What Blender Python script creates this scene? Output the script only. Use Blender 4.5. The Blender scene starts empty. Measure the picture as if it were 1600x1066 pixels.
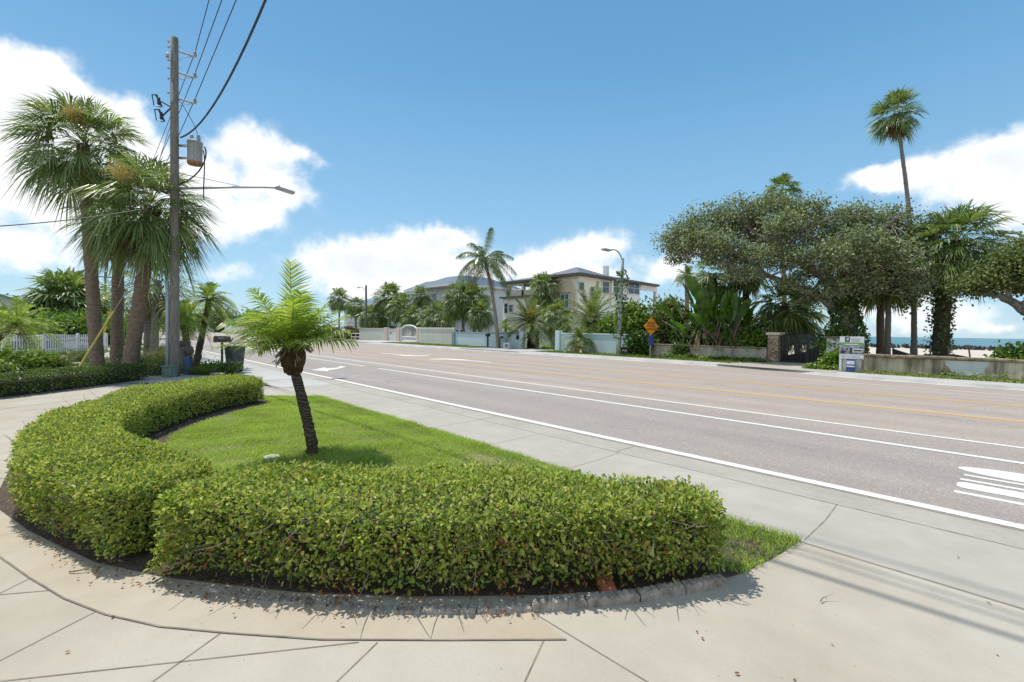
import bpy, math, random
import numpy as np
from mathutils import Vector
rng = np.random.default_rng(7); random.seed(7)
scene = bpy.context.scene
COL = scene.collection
PI = math.pi
A3 = lambda *v: np.array(v, float)

# ------------------------------------------------------------------ camera model (surveyed from the photograph)
CF, PSI, PIT, ROL, CZ = 724., math.radians(42.77), math.radians(1.203), math.radians(.836), 1.7
_Fh = A3(-math.cos(PSI), math.sin(PSI), 0); _Rh = A3(math.sin(PSI), math.cos(PSI), 0); _Z = A3(0, 0, 1)
CAMF = _Fh*math.cos(PIT) - _Z*math.sin(PIT); _U0 = _Z*math.cos(PIT) + _Fh*math.sin(PIT)
CAMR = _Rh*math.cos(ROL) + _U0*math.sin(ROL); CAMU = _U0*math.cos(ROL) - _Rh*math.sin(ROL)
def ray(x, y): return CAMF + CAMR*(x-800)/CF + CAMU*(533-y)/CF
def G(x, y, h=0.):                       # sight line -> level plane
    d = ray(x, y); t = (h-CZ)/d[2]; return A3(d[0]*t, d[1]*t, h)
def AY(x, y, Y):                         # sight line -> plane parallel to the road
    d = ray(x, y); q = d*(Y/d[1]); q[2] += CZ; return q
def AX(x, y, X):
    d = ray(x, y); q = d*(X/d[0]); q[2] += CZ; return q
def AD(x, y, dep):                       # sight line -> given distance ahead
    q = ray(x, y)*dep; q[2] += CZ; return q

# ------------------------------------------------------------------ object helpers
WL = {}
def tag(o, label=None, cat=None, group=None, kind=None):
    if label: o['label'] = label
    if cat: o['category'] = cat
    if group: o['group'] = group
    if kind: o['kind'] = kind
    return o
def thing(name, label, cat, loc, group=None):
    o = bpy.data.objects.new(name, None); COL.objects.link(o)
    o.location = Vector(loc); o.empty_display_size = .2
    WL[o.name] = A3(*loc)
    return tag(o, label, cat, group)

class MB:
    def __init__(s): s.v = []; s.q = []; s.t = []; s.qm = []; s.tm = []; s.n = 0
    def add(s, v, quads=None, tris=None, m=0):
        v = np.asarray(v, float).reshape(-1, 3)
        if quads is not None and len(quads):
            q = np.asarray(quads, np.int64).reshape(-1, 4)+s.n; s.q.append(q)
            s.qm.append(np.broadcast_to(np.asarray(m), (len(q),)).copy() if np.ndim(m) == 0 or len(np.atleast_1d(m)) == len(q) else np.zeros(len(q), int))
        if tris is not None and len(tris):
            t = np.asarray(tris, np.int64).reshape(-1, 3)+s.n; s.t.append(t)
            s.tm.append(np.broadcast_to(np.asarray(m), (len(t),)).copy() if np.ndim(m) == 0 or len(np.atleast_1d(m)) == len(t) else np.zeros(len(t), int))
        s.v.append(v); s.n += len(v); return s
    def box(s, c, size, rz=0, m=0, taper=1., rx=0, ry=0, bev=0):
        hx, hy, hz = [k/2. for k in size]
        if bev:
            b = min(bev, hx*.45, hy*.45, hz*.45)
            rings = []
            for z, ins in ((-hz, b), (-hz+b, 0), (hz-b, 0), (hz, b)):
                f = taper if z > 0 else 1
                X, Y = (hx-ins)*f, (hy-ins)*f; k = b if not ins else b*.4
                rings += [(X-k, -Y, z), (X, -Y+k, z), (X, Y-k, z), (X-k, Y, z), (-X+k, Y, z), (-X, Y-k, z), (-X, -Y+k, z), (-X+k, -Y, z)]
            v = np.array(rings); qs = []
            for r in range(3):
                for i in range(8): qs.append((r*8+i, r*8+(i+1) % 8, (r+1)*8+(i+1) % 8, (r+1)*8+i))
            for o, rev in ((0, 1), (24, 0)):
                for a in ((0, 1, 2, 3), (0, 3, 4, 7), (4, 5, 6, 7)):
                    a = [o+i for i in a]; qs.append(a[::-1] if rev else a)
        else:
            v = np.array([(x*hx*(taper if z > 0 else 1), y*hy*(taper if z > 0 else 1), z*hz) for z in (-1, 1) for x, y in ((-1, -1), (1, -1), (1, 1), (-1, 1))])
            qs = [(3, 2, 1, 0), (4, 5, 6, 7), (0, 1, 5, 4), (1, 2, 6, 5), (2, 3, 7, 6), (3, 0, 4, 7)]
        for ang, ax in ((rx, 0), (ry, 1), (rz, 2)):
            if ang:
                c_, s_ = math.cos(ang), math.sin(ang); i, j = [(1, 2), (2, 0), (0, 1)][ax]
                w = v.copy(); w[:, i] = v[:, i]*c_-v[:, j]*s_; w[:, j] = v[:, i]*s_+v[:, j]*c_; v = w
        return s.add(v+A3(*c), qs, m=m)
    def tube(s, path, rad, n=8, m=0, cap=True):
        P = np.asarray(path, float); k = len(P); rad = np.broadcast_to(np.asarray(rad, float), (k,))
        T = np.gradient(P, axis=0); T /= np.linalg.norm(T, axis=1)[:, None]+1e-9
        ref = A3(0, 0, 1) if abs(T[0, 2]) < .9 else A3(1, 0, 0)
        u = np.cross(T[0], ref); u /= np.linalg.norm(u)
        V = []
        a = np.arange(n)*2*PI/n
        for i in range(k):
            u = u-T[i]*u.dot(T[i]); u /= np.linalg.norm(u)+1e-9; w = np.cross(T[i], u)
            V.append(P[i]+rad[i]*(np.cos(a)[:, None]*u+np.sin(a)[:, None]*w))
        V = np.concatenate(V); qs = [(i*n+j, i*n+(j+1) % n, (i+1)*n+(j+1) % n, (i+1)*n+j) for i in range(k-1) for j in range(n)]
        ts = []
        if cap:
            V = np.concatenate([V, P[:1], P[-1:]])
            ts = [(k*n, (j+1) % n, j) for j in range(n)]+[(k*n+1, (k-1)*n+j, (k-1)*n+(j+1) % n) for j in range(n)]
        b = s.n; s.add(V, qs, m=m)
        if ts: s.t.append(np.array(ts)+b); s.tm.append(np.full(len(ts), m))
        return s
    def lathe(s, c, prof, n=16, m=0, ax=2):
        P = [(r*math.cos(j*2*PI/n), r*math.sin(j*2*PI/n), z) for r, z in prof for j in range(n)]
        V = np.array(P)
        if ax == 0: V = V[:, [2, 0, 1]]
        if ax == 1: V = V[:, [1, 2, 0]]
        return s.add(V+A3(*c), [(i*n+j, i*n+(j+1) % n, (i+1)*n+(j+1) % n, (i+1)*n+j) for i in range(len(prof)-1) for j in range(n)], m=m)
    def prism(s, poly, z0, z1, m=0):       # poly: list of (x,y), CCW; triangulated top and bottom
        from mathutils.geometry import tessellate_polygon
        p = [(float(a[0]), float(a[1])) for a in poly]; n = len(p)
        tr = tessellate_polygon([[Vector((x, y, 0)) for x, y in p]])
        V = [(x, y, z1) for x, y in p]+[(x, y, z0) for x, y in p]
        ar = sum(p[i][0]*p[(i+1) % n][1]-p[(i+1) % n][0]*p[i][1] for i in range(n))
        ts = []
        for a, b, c in tr:
            k = (p[b][0]-p[a][0])*(p[c][1]-p[a][1])-(p[b][1]-p[a][1])*(p[c][0]-p[a][0])
            if k < 0: b, c = c, b
            ts.append((a, b, c)); ts.append((a+n, c+n, b+n))
        qs = [((i+1) % n, i, i+n, (i+1) % n+n) if ar > 0 else (i, (i+1) % n, (i+1) % n+n, i+n) for i in range(n)]
        b0 = s.n; s.add(V, qs, m=m)
        s.t.append(np.array(ts)+b0); s.tm.append(np.full(len(ts), m)); return s
    def face(s, pts, m=0):
        k = len(pts)
        return s.add(pts, [range(4)], m=m) if k == 4 else s.add(pts, None, [(0, i, i+1) for i in range(1, k-1)], m=m)
    def build(s, name, mats, parent=None, smooth=False, loc=None, bare=False):
        me = bpy.data.meshes.new(name)
        off = WL[parent.name] if parent is not None else (A3(*loc) if loc is not None else A3(0, 0, 0))
        V = np.concatenate(s.v)-off if s.v else np.zeros((0, 3))
        Q = np.concatenate(s.q) if s.q else np.zeros((0, 4), int); T = np.concatenate(s.t) if s.t else np.zeros((0, 3), int)
        me.vertices.add(len(V)); me.vertices.foreach_set('co', V.astype(np.float32).ravel())
        me.loops.add(len(Q)*4+len(T)*3); me.polygons.add(len(Q)+len(T))
        me.loops.foreach_set('vertex_index', np.concatenate([Q.ravel(), T.ravel()]).astype(np.int32))
        me.polygons.foreach_set('loop_start', np.concatenate([np.arange(len(Q))*4, len(Q)*4+np.arange(len(T))*3]).astype(np.int32))
        mi = np.concatenate(s.qm+s.tm) if (s.qm or s.tm) else np.zeros(0, int)
        if not isinstance(mats, (list, tuple)): mats = [mats]
        for m in mats: me.materials.append(m)
        me.polygons.foreach_set('material_index', mi.astype(np.int32))
        me.polygons.foreach_set('use_smooth', np.full(len(mi), smooth, bool))
        me.update(calc_edges=True); me.validate()
        o = bpy.data.objects.new(name, me); COL.objects.link(o)
        if parent is not None: o.parent = parent; WL[o.name] = off
        else: o.location = Vector(off); WL[o.name] = off
        return o

# ------------------------------------------------------------------ materials
def lin(r, g, b, k=1.):
    f = lambda c: (c/255/12.92 if c/255 <= .04045 else ((c/255+.055)/1.055)**2.4)*k
    return (f(r), f(g), f(b), 1)
class NT:
    def __init__(s, nt): s.nt = nt; s.L = nt.links
    def n(s, t, **kw):
        nd = s.nt.nodes.new(t)
        for k, v in kw.items():
            if k.startswith('i_'):
                key = k[2:]; key = int(key) if key.isdigit() else key.replace('_', ' ')
                if hasattr(v, 'is_output') or isinstance(v, bpy.types.NodeSocket): s.L.new(v, nd.inputs[key])
                else: nd.inputs[key].default_value = v
            else: setattr(nd, k, v)
        return nd
    def math(s, op, a, b=None, c=None, clamp=False):
        nd = s.nt.nodes.new('ShaderNodeMath'); nd.operation = op; nd.use_clamp = clamp
        for i, v in enumerate((a, b, c)):
            if v is None: continue
            if isinstance(v, bpy.types.NodeSocket): s.L.new(v, nd.inputs[i])
            else: nd.inputs[i].default_value = v
        return nd.outputs[0]
    def vm(s, op, a, b=None):
        nd = s.nt.nodes.new('ShaderNodeVectorMath'); nd.operation = op
        for i, v in enumerate((a, b)):
            if v is None: continue
            if isinstance(v, bpy.types.NodeSocket): s.L.new(v, nd.inputs[i])
            else: nd.inputs[i].default_value = v
        return nd
    def mix(s, fac, a, b, blend='MIX'):
        nd = s.nt.nodes.new('ShaderNodeMix'); nd.data_type = 'RGBA'; nd.blend_type = blend
        for k, v in ((0, fac), (6, a), (7, b)):
            if isinstance(v, bpy.types.NodeSocket): s.L.new(v, nd.inputs[k])
            else: nd.inputs[k].default_value = v
        return nd.outputs[2]
    def ramp(s, fac, stops, interp='LINEAR'):
        nd = s.nt.nodes.new('ShaderNodeValToRGB'); s.L.new(fac, nd.inputs[0]); cr = nd.color_ramp; cr.interpolation = interp
        while len(cr.elements) < len(stops): cr.elements.new(.5)
        for e, (p, c) in zip(cr.elements, stops): e.position = p; e.color = c if len(c) == 4 else (*c, 1)
        return nd.outputs[0]
    def noise(s, vec, scale, detail=4, rough=.55, dist=0.):
        nd = s.n('ShaderNodeTexNoise'); s.L.new(vec, nd.inputs['Vector'])
        nd.inputs['Scale'].default_value = scale; nd.inputs['Detail'].default_value = detail
        nd.inputs['Roughness'].default_value = rough; nd.inputs['Distortion'].default_value = dist
        return nd.outputs[0]
def newmat(name):
    m = bpy.data.materials.new(name); m.use_nodes = True; t = NT(m.node_tree)
    bs = m.node_tree.nodes['Principled BSDF']; return m, t, bs
def world_pos(t): return t.n('ShaderNodeNewGeometry').outputs['Position']
def mat(name, c, rough=.7, var=.15, scale=6., c2=None, bump=0., bscale=60., metal=0., spec=.5, stretch=None, detail=5):
    m, t, bs = newmat(name); p = world_pos(t)
    if stretch: p = t.vm('MULTIPLY', p, stretch).outputs[0]
    nz = t.noise(p, scale, detail)
    d = tuple(x*(1-var) for x in c[:3])+(1,); e = c2 or tuple(min(1, x*(1+var)) for x in c[:3])+(1,)
    col = t.ramp(nz, [(.3, d), (.7, e)])
    t.L.new(col, bs.inputs['Base Color']); bs.inputs['Roughness'].default_value = rough
    bs.inputs['Metallic'].default_value = metal; bs.inputs['Specular IOR Level'].default_value = spec
    if bump:
        b = t.n('ShaderNodeBump', i_Strength=bump, i_Distance=.02); t.L.new(t.noise(world_pos(t), bscale, 4), b.inputs['Height']); t.L.new(b.outputs[0], bs.inputs['Normal'])
    return m
def leafmat(name, stops, trans=.3, rough=.42, spec=.4, patch=.35, pscale=1.5):
    """stops: ramp over a random value per leaf"""
    m, t, bs = newmat(name); g = t.n('ShaderNodeNewGeometry')
    col = t.ramp(g.outputs['Random Per Island'], stops)
    nz = t.noise(g.outputs['Position'], pscale, 3)
    k = t.math('MULTIPLY_ADD', nz, 2*patch, 1-patch)
    cc = t.n('ShaderNodeCombineColor'); [t.L.new(k, cc.inputs[i]) for i in range(3)]
    col = t.mix(1., col, cc.outputs[0], 'MULTIPLY')
    t.L.new(col, bs.inputs['Base Color']); bs.inputs['Roughness'].default_value = rough; bs.inputs['Specular IOR Level'].default_value = spec
    tr = t.n('ShaderNodeBsdfTranslucent'); t.L.new(t.mix(1., col, (1.25, 1.3, .7, 1), 'MULTIPLY'), tr.inputs[0])
    mx = t.n('ShaderNodeMixShader'); mx.inputs[0].default_value = trans
    t.L.new(bs.outputs[0], mx.inputs[1]); t.L.new(tr.outputs[0], mx.inputs[2])
    t.L.new(mx.outputs[0], m.node_tree.nodes['Material Output'].inputs[0]); return m

M = {}
def concrete(name, c, stain, sc=.5, tint=None):
    m, t, bs = newmat(name); p = world_pos(t)
    a = t.noise(p, sc, 5, .6); b = t.noise(p, sc*7, 4, .6); f = t.noise(p, 140, 2)
    col = t.ramp(a, [(.32, stain), (.6, c)])
    k = t.math('MULTIPLY_ADD', b, .28, .86); k = t.math('MULTIPLY', k, t.math('MULTIPLY_ADD', f, .22, .89))
    sp = t.n('ShaderNodeTexVoronoi', i_Scale=9.); t.L.new(p, sp.inputs['Vector'])
    k = t.math('MULTIPLY', k, t.math('MULTIPLY_ADD', t.math('GREATER_THAN', sp.outputs['Distance'], .045), .35, .65))
    cc = t.n('ShaderNodeCombineColor'); [t.L.new(k, cc.inputs[i]) for i in range(3)]
    t.L.new(t.mix(1., col, cc.outputs[0], 'MULTIPLY'), bs.inputs['Base Color'])
    bs.inputs['Roughness'].default_value = .85; bs.inputs['Specular IOR Level'].default_value = .25
    bm = t.n('ShaderNodeBump', i_Strength=.25, i_Distance=.004); t.L.new(t.noise(p, 90, 4), bm.inputs['Height']); t.L.new(bm.outputs[0], bs.inputs['Normal'])
    return m
M['concrete'] = concrete('driveway concrete', (.415, .378, .315, 1), (.345, .298, .228, 1), .42)
M['concrete_band'] = concrete('tan stained concrete', (.405, .36, .285, 1), (.385, .31, .22, 1), .75)
M['sidewalk'] = concrete('sidewalk concrete', (.395, .365, .315, 1), (.34, .315, .272, 1))
M['sidewalk_new'] = concrete('new pale concrete', (.43, .42, .40, 1), (.38, .37, .35, 1))
M['gutter'] = concrete('gutter concrete', (.375, .342, .29, 1), (.315, .29, .25, 1), 1.2)
M['kerb'] = concrete('kerb concrete', (.50, .49, .46, 1), (.38, .37, .35, 1), .8)
M['joint'] = mat('joint dirt', (.205, .172, .13, 1), .95, .35, 8)
def asphalt():
    m, t, bs = newmat('aged asphalt'); p = world_pos(t)
    sx = t.n('ShaderNodeSeparateXYZ', i_0=p)
    f = t.n('ShaderNodeMapRange', i_0=sx.outputs[1]); f.inputs[1].default_value = 9.2; f.inputs[2].default_value = 10.8
    col = t.mix(f.outputs[0], (.275, .242, .216, 1), (.315, .264, .228, 1))
    st = t.vm('MULTIPLY', p, (.12, 1.1, 1)).outputs[0]
    k = t.math('MULTIPLY_ADD', t.noise(st, 1.0, 5, .6), .34, .83)
    k = t.math('MULTIPLY', k, t.math('MULTIPLY_ADD', t.noise(p, 1.1, 4), .16, .92))
    wh = t.math('SINE', t.math('MULTIPLY', t.math('ADD', sx.outputs[1], t.math('MULTIPLY', t.noise(p, .15, 2), .6)), 3.55)); k = t.math('MULTIPLY', k, t.math('MULTIPLY_ADD', wh, .035, .985))
    oil = t.n('ShaderNodeMapRange', i_0=t.noise(t.vm('MULTIPLY', p, (.35, 1.3, 1)).outputs[0], .9, 5, .7)); oil.inputs[1].default_value = .60; oil.inputs[2].default_value = .74; k = t.math('MULTIPLY', k, t.math('MULTIPLY_ADD', oil.outputs[0], -.22, 1.))
    cr = t.n('ShaderNodeTexVoronoi', feature='DISTANCE_TO_EDGE', i_Scale=.42); t.L.new(t.vm('ADD', p, t.vm('MULTIPLY', t.n('ShaderNodeTexNoise', i_Scale=1.6, i_Detail=4.).outputs['Color'], (.0, .0, 0)).outputs[0]).outputs[0], cr.inputs['Vector'])
    ck = t.math('MULTIPLY', t.math('LESS_THAN', cr.outputs[0], .006), t.math('GREATER_THAN', t.noise(p, .22, 2), .56)); k = t.math('MULTIPLY', k, t.math('MULTIPLY_ADD', ck, .0, 1.))
    v = t.n('ShaderNodeTexVoronoi', i_Scale=48.); t.L.new(p, v.inputs['Vector'])
    k2 = t.math('MULTIPLY_ADD', v.outputs['Distance'], .7, .72)
    k = t.math('MULTIPLY', k, k2)
    sp = t.noise(p, 70, 2); hi = t.math('GREATER_THAN', sp, .66); k = t.math('MULTIPLY_ADD', hi, .28, k)
    cc = t.n('ShaderNodeCombineColor'); [t.L.new(k, cc.inputs[i]) for i in range(3)]
    t.L.new(t.mix(1., col, cc.outputs[0], 'MULTIPLY'), bs.inputs['Base Color']); bs.inputs['Roughness'].default_value = .85; bs.inputs['Specular IOR Level'].default_value = .25
    bm = t.n('ShaderNodeBump', i_Strength=.3, i_Distance=.004); t.L.new(v.outputs['Distance'], bm.inputs['Height']); t.L.new(bm.outputs[0], bs.inputs['Normal'])
    return m
M['asphalt'] = asphalt()
def paint(name, c, wear=.35):
    m, t, bs = newmat(name); p = world_pos(t)
    w = t.ramp(t.noise(p, 28, 4, .7), [(.30, (.25, .22, .19, 1)), (.30+wear*.4, c)])
    t.L.new(w, bs.inputs['Base Color']); bs.inputs['Roughness'].default_value = .7; return m
M['paint_white'] = paint('white road paint', (.66, .65, .60, 1)); M['paint_yellow'] = paint('worn yellow road paint', (.64, .36, .05, 1), .22)
M['soil'] = mat('mulch and soil', (.075, .052, .036, 1), .95, .5, 25, bump=.8, bscale=40)
M['ground'] = mat('sandy ground with grass', (.16, .15, .075, 1), .95, .4, .6, c2=(.26, .24, .16, 1), bump=.4)
M['gravel'] = mat('pale shell gravel', (.36, .335, .29, 1), .95, .3, 30, c2=(.50, .475, .43, 1), bump=.8, bscale=60)
M['sand'] = mat('beach sand', (.50, .43, .34, 1), .95, .12, .5, c2=(.60, .53, .44, 1), bump=.5, bscale=3)
M['lawnbase'] = mat('lawn soil and thatch', (.17, .19, .045, 1), .95, .4, 14, c2=(.26, .24, .10, 1), bump=.6, bscale=50)
def water():
    m, t, bs = newmat('sea water'); p = t.vm('MULTIPLY', world_pos(t), (.25, 1, 1)).outputs[0]
    t.L.new(t.ramp(t.noise(p, .12, 4), [(.35, (.03, .13, .155, 1)), (.7, (.06, .20, .22, 1))]), bs.inputs['Base Color'])
    bs.inputs['Roughness'].default_value = .35
    b = t.n('ShaderNodeBump', i_Strength=.6, i_Distance=.3); t.L.new(t.noise(p, 1.2, 4), b.inputs['Height']); t.L.new(b.outputs[0], bs.inputs['Normal']); return m
M['water'] = water()
M['rock'] = mat('dark wet rock', (.035, .033, .032, 1), .8, .5, 3, bump=.6, bscale=4)

M['hedge'] = leafmat('hedge leaf', [(0, (.08, .14, .03, 1)), (.25, (.20, .275, .05, 1)), (.6, (.36, .43, .085, 1)), (.88, (.50, .52, .13, 1)), (.97, (.54, .48, .17, 1)), (1, (.30, .15, .035, 1))], .42, .45, .3, .22, 2.2)
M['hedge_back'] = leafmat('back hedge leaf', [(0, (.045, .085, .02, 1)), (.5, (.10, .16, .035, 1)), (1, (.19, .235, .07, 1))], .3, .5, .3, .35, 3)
M['dead_leaf'] = leafmat('dead leaf', [(0, (.13, .06, .025, 1)), (.6, (.28, .12, .04, 1)), (1, (.34, .22, .10, 1))], .2, .7, .2)
M['twig'] = mat('twig bark', (.22, .18, .145, 1), .9, .35, 30)
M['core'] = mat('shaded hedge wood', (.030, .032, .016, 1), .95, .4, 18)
M['grass'] = leafmat('lawn grass', [(0, (.22, .34, .045, 1)), (.5, (.35, .48, .085, 1)), (.9, (.45, .54, .13, 1)), (1, (.52, .47, .22, 1))], .45, .6, .2, .42, 1.1)
M['grass_far'] = leafmat('verge grass', [(0, (.07, .14, .018, 1)), (.6, (.125, .21, .028, 1)), (1, (.22, .24, .07, 1))], .3, .5, .3, .4, .8)
M['fan'] = leafmat('cabbage palm leaf', [(0, (.065, .115, .028, 1)), (.45, (.145, .215, .058, 1)), (.85, (.24, .31, .11, 1)), (1, (.38, .36, .20, 1))], .38, .36, .6, .25, 1.0)
M['fan_old'] = leafmat('dry palm leaf', [(0, (.10, .075, .035, 1)), (.6, (.17, .13, .06, 1)), (1, (.27, .21, .11, 1))], .2, .6, .3)
M['bloom'] = leafmat('palm flower stalk', [(0, (.40, .30, .11, 1)), (1, (.58, .47, .19, 1))], .2, .7, .2)
M['pygmy'] = leafmat('pygmy date leaf', [(0, (.13, .215, .035, 1)), (.5, (.275, .375, .065, 1)), (.9, (.40, .47, .10, 1)), (1, (.48, .45, .15, 1))], .46, .4, .4, .2, 3)
M['date'] = leafmat('date palm leaf', [(0, (.08, .14, .03, 1)), (.5, (.17, .24, .065, 1)), (.9, (.29, .33, .13, 1)), (1, (.42, .38, .17, 1))], .35, .36, .55, .2, 1)
M['coco'] = leafmat('coconut leaf', [(0, (.05, .09, .024, 1)), (.6, (.11, .17, .045, 1)), (1, (.22, .23, .09, 1))], .32, .34, .6, .2, 1)
M['yellowfrond'] = leafmat('yellowing frond', [(0, (.36, .24, .035, 1)), (1, (.46, .33, .06, 1))], .25, .5, .3)
M['oak'] = leafmat('oak leaf', [(0, (.075, .10, .05, 1)), (.45, (.18, .225, .115, 1)), (.85, (.30, .345, .19, 1)), (1, (.40, .40, .27, 1))], .40, .42, .5, .45, 1.4)
M['bush'] = leafmat('broad shrub leaf', [(0, (.06, .125, .018, 1)), (.5, (.135, .235, .032, 1)), (.9, (.24, .33, .055, 1)), (1, (.34, .36, .11, 1))], .35, .42, .35, .3, 1.)
M['bush_olive'] = leafmat('olive shrub leaf', [(0, (.065, .10, .03, 1)), (.5, (.155, .205, .065, 1)), (1, (.28, .30, .13, 1))], .35, .45, .3, .4, .9)
M['bush_dark'] = leafmat('dark ivy leaf', [(0, (.03, .065, .013, 1)), (.5, (.07, .14, .024, 1)), (1, (.15, .24, .05, 1))], .3, .36, .5, .3, 1.2)
M['bush_red'] = leafmat('dry reddish shrub leaf', [(0, (.07, .045, .03, 1)), (.6, (.15, .09, .065, 1)), (1, (.19, .15, .09, 1))], .2, .6, .3)
M['paddle'] = leafmat('paddle leaf', [(0, (.035, .095, .016, 1)), (.6, (.075, .16, .024, 1)), (1, (.15, .24, .05, 1))], .35, .3, .6, .2, 1.2)
M['palegrass'] = leafmat('fountain grass', [(0, (.10, .12, .045, 1)), (1, (.27, .26, .13, 1))], .3, .6, .3)

def barkmat(name, c, c2, rings=14., amt=.6, rough=.9):
    m, t, bs = newmat(name); p = world_pos(t); sx = t.n('ShaderNodeSeparateXYZ', i_0=p)
    z = t.math('MULTIPLY_ADD', t.noise(p, 3, 3), .25, sx.outputs[2])
    w = t.math('MULTIPLY_ADD', t.math('SINE', t.math('MULTIPLY', z, rings*2*PI/1.)), .5, .5)
    k = t.math('ADD', t.math('MULTIPLY', w, amt*.5), t.math('MULTIPLY', t.noise(p, 9, 5, .65), 1-amt*.5))
    t.L.new(t.ramp(k, [(.25, c), (.75, c2)]), bs.inputs['Base Color']); bs.inputs['Roughness'].default_value = rough; bs.inputs['Specular IOR Level'].default_value = .2
    b = t.n('ShaderNodeBump', i_Strength=.7, i_Distance=.03); t.L.new(k, b.inputs['Height']); t.L.new(b.outputs[0], bs.inputs['Normal']); return m
M['palmbark'] = barkmat('cabbage palm bark', (.125, .095, .07, 1), (.27, .215, .16, 1), 7., .22)
M['palmbark_warm'] = barkmat('warm palm bark', (.13, .092, .064, 1), (.28, .21, .155, 1), 7., .2)
M['palmbark_grey'] = barkmat('grey palm bark', (.15, .135, .115, 1), (.31, .285, .25, 1), 6., .25)
M['pygmybark'] = barkmat('pygmy palm bark', (.045, .034, .024, 1), (.125, .095, .07, 1), 22., .8)
M['boot'] = barkmat('fibrous palm boot', (.055, .030, .017, 1), (.135, .078, .045, 1), 40., .5)
M['oakbark'] = mat('oak bark', (.12, .105, .088, 1), .95, .45, 5, c2=(.27, .245, .21, 1), bump=.8, bscale=14)
M['polewood'] = mat('weathered pole wood', (.15, .135, .115, 1), .9, .35, 8, c2=(.27, .245, .21, 1), stretch=(6, 6, .35), bump=.4, bscale=40)
M['galv'] = mat('galvanised metal', (.42, .43, .44, 1), .5, .15, 12, metal=.6)
M['greymetal'] = mat('grey painted metal', (.33, .36, .37, 1), .5, .12, 7)
M['rust'] = mat('rusty tank bottom', (.30, .17, .07, 1), .8, .4, 14)
M['conduit'] = mat('grey plastic conduit', (.36, .40, .43, 1), .5, .1, 5)
M['black'] = mat('black metal', (.022, .022, .024, 1), .5, .3, 9)
M['cable'] = mat('black cable', (.03, .033, .04, 1), .6, .2, 2)
M['porcelain'] = mat('grey insulator', (.30, .29, .28, 1), .35, .15, 20)
M['yellow'] = mat('yellow guy guard', (.62, .53, .12, 1), .5, .12, 6)
M['whitewood'] = mat('white painted wood', (.70, .70, .68, 1), .55, .06, 6)
M['binplastic'] = mat('charcoal bin plastic', (.040, .045, .050, 1), .5, .2, 6)
M['bluepaint'] = mat('blue painted post', (.035, .10, .20, 1), .55, .3, 9)
M['greenbox'] = mat('grey green utility box', (.15, .20, .17, 1), .5, .15, 6)
M['brownmetal'] = mat('weathered brown mailbox', (.10, .075, .062, 1), .6, .5, 20)
M['white'] = mat('white paint', (.72, .72, .70, 1), .5, .06, 5)
M['edging'] = mat('concrete edging', (.30, .26, .22, 1), .92, .35, 14, c2=(.47, .42, .37, 1), bump=.7, bscale=60)
M['terracotta'] = mat('terracotta brick', (.28, .085, .04, 1), .9, .25, 16, bump=.5)
def stucco(name, c, stain, amt=.5, vs=1.2):
    m, t, bs = newmat(name); p = world_pos(t)
    a = t.noise(t.vm('MULTIPLY', p, (vs, vs, .16)).outputs[0], 1.3, 5, .65); b = t.noise(p, .7, 4, .6)
    k = t.math('MULTIPLY', a, t.math('MULTIPLY_ADD', b, 1.1, .45))
    t.L.new(t.ramp(k, [(.5-amt*.3, c), (.5+amt*.35, stain)]), bs.inputs['Base Color']); bs.inputs['Roughness'].default_value = .9; bs.inputs['Specular IOR Level'].default_value = .2
    bm = t.n('ShaderNodeBump', i_Strength=.35, i_Distance=.01); t.L.new(t.noise(p, 50, 3), bm.inputs['Height']); t.L.new(bm.outputs[0], bs.inputs['Normal']); return m
M['wall_beige'] = stucco('stained beige stucco', (.62, .55, .43, 1), (.17, .145, .10, 1), .40, 2.4)
M['wall_beige2'] = stucco('grey beige stucco', (.54, .49, .41, 1), (.26, .22, .165, 1), .7)
M['wall_patch'] = stucco('pale blue grey repaired stucco', (.64, .67, .69, 1), (.50, .51, .50, 1), .6)
M['wall_blue'] = stucco('pale blue wall paint', (.56, .69, .75, 1), (.50, .62, .67, 1), .8)
M['wall_blue_dark'] = stucco('blue grey wall cap', (.27, .35, .40, 1), (.22, .30, .34, 1), .8)
M['wall_grey'] = stucco('pale grey wall', (.62, .64, .61, 1), (.52, .53, .49, 1), .8)
M['wall_cap'] = mat('mossy wall cap', (.22, .165, .11, 1), .95, .5, 4, c2=(.40, .32, .235, 1), bump=.6)
M['pink'] = stucco('pinkish pillar stucco', (.60, .50, .45, 1), (.50, .41, .37, 1), .8)
M['house_cream'] = stucco('cream house stucco', (.86, .80, .69, 1), (.80, .74, .64, 1), .9)
M['house_white'] = stucco('white house stucco', (.80, .80, .78, 1), (.74, .74, .72, 1), .9)
M['house_grey'] = mat('light grey siding', (.62, .64, .65, 1), .7, .1, 2, stretch=(.2, .2, 8))
M['trimcream'] = mat('tan trim', (.66, .55, .41, 1), .7, .08, 4)
M['roof_brown'] = mat('brown roof fascia', (.095, .078, .070, 1), .7, .25, 5)
M['roof_slate'] = mat('blue grey tile roof', (.125, .135, .16, 1), .6, .25, 3, c2=(.155, .165, .20, 1))
M['roof_metal'] = mat('blue grey metal roof', (.13, .15, .175, 1), .4, .12, 1.5, metal=.25)
M['roof_green'] = mat('green metal roof', (.13, .26, .15, 1), .45, .15, 2)
M['glass'] = mat('dark window glass', (.045, .06, .075, 1), .08, .3, 2, spec=.8)
M['glass_blue'] = mat('bluish window glass', (.11, .16, .19, 1), .1, .3, 2, spec=.8)
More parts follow.
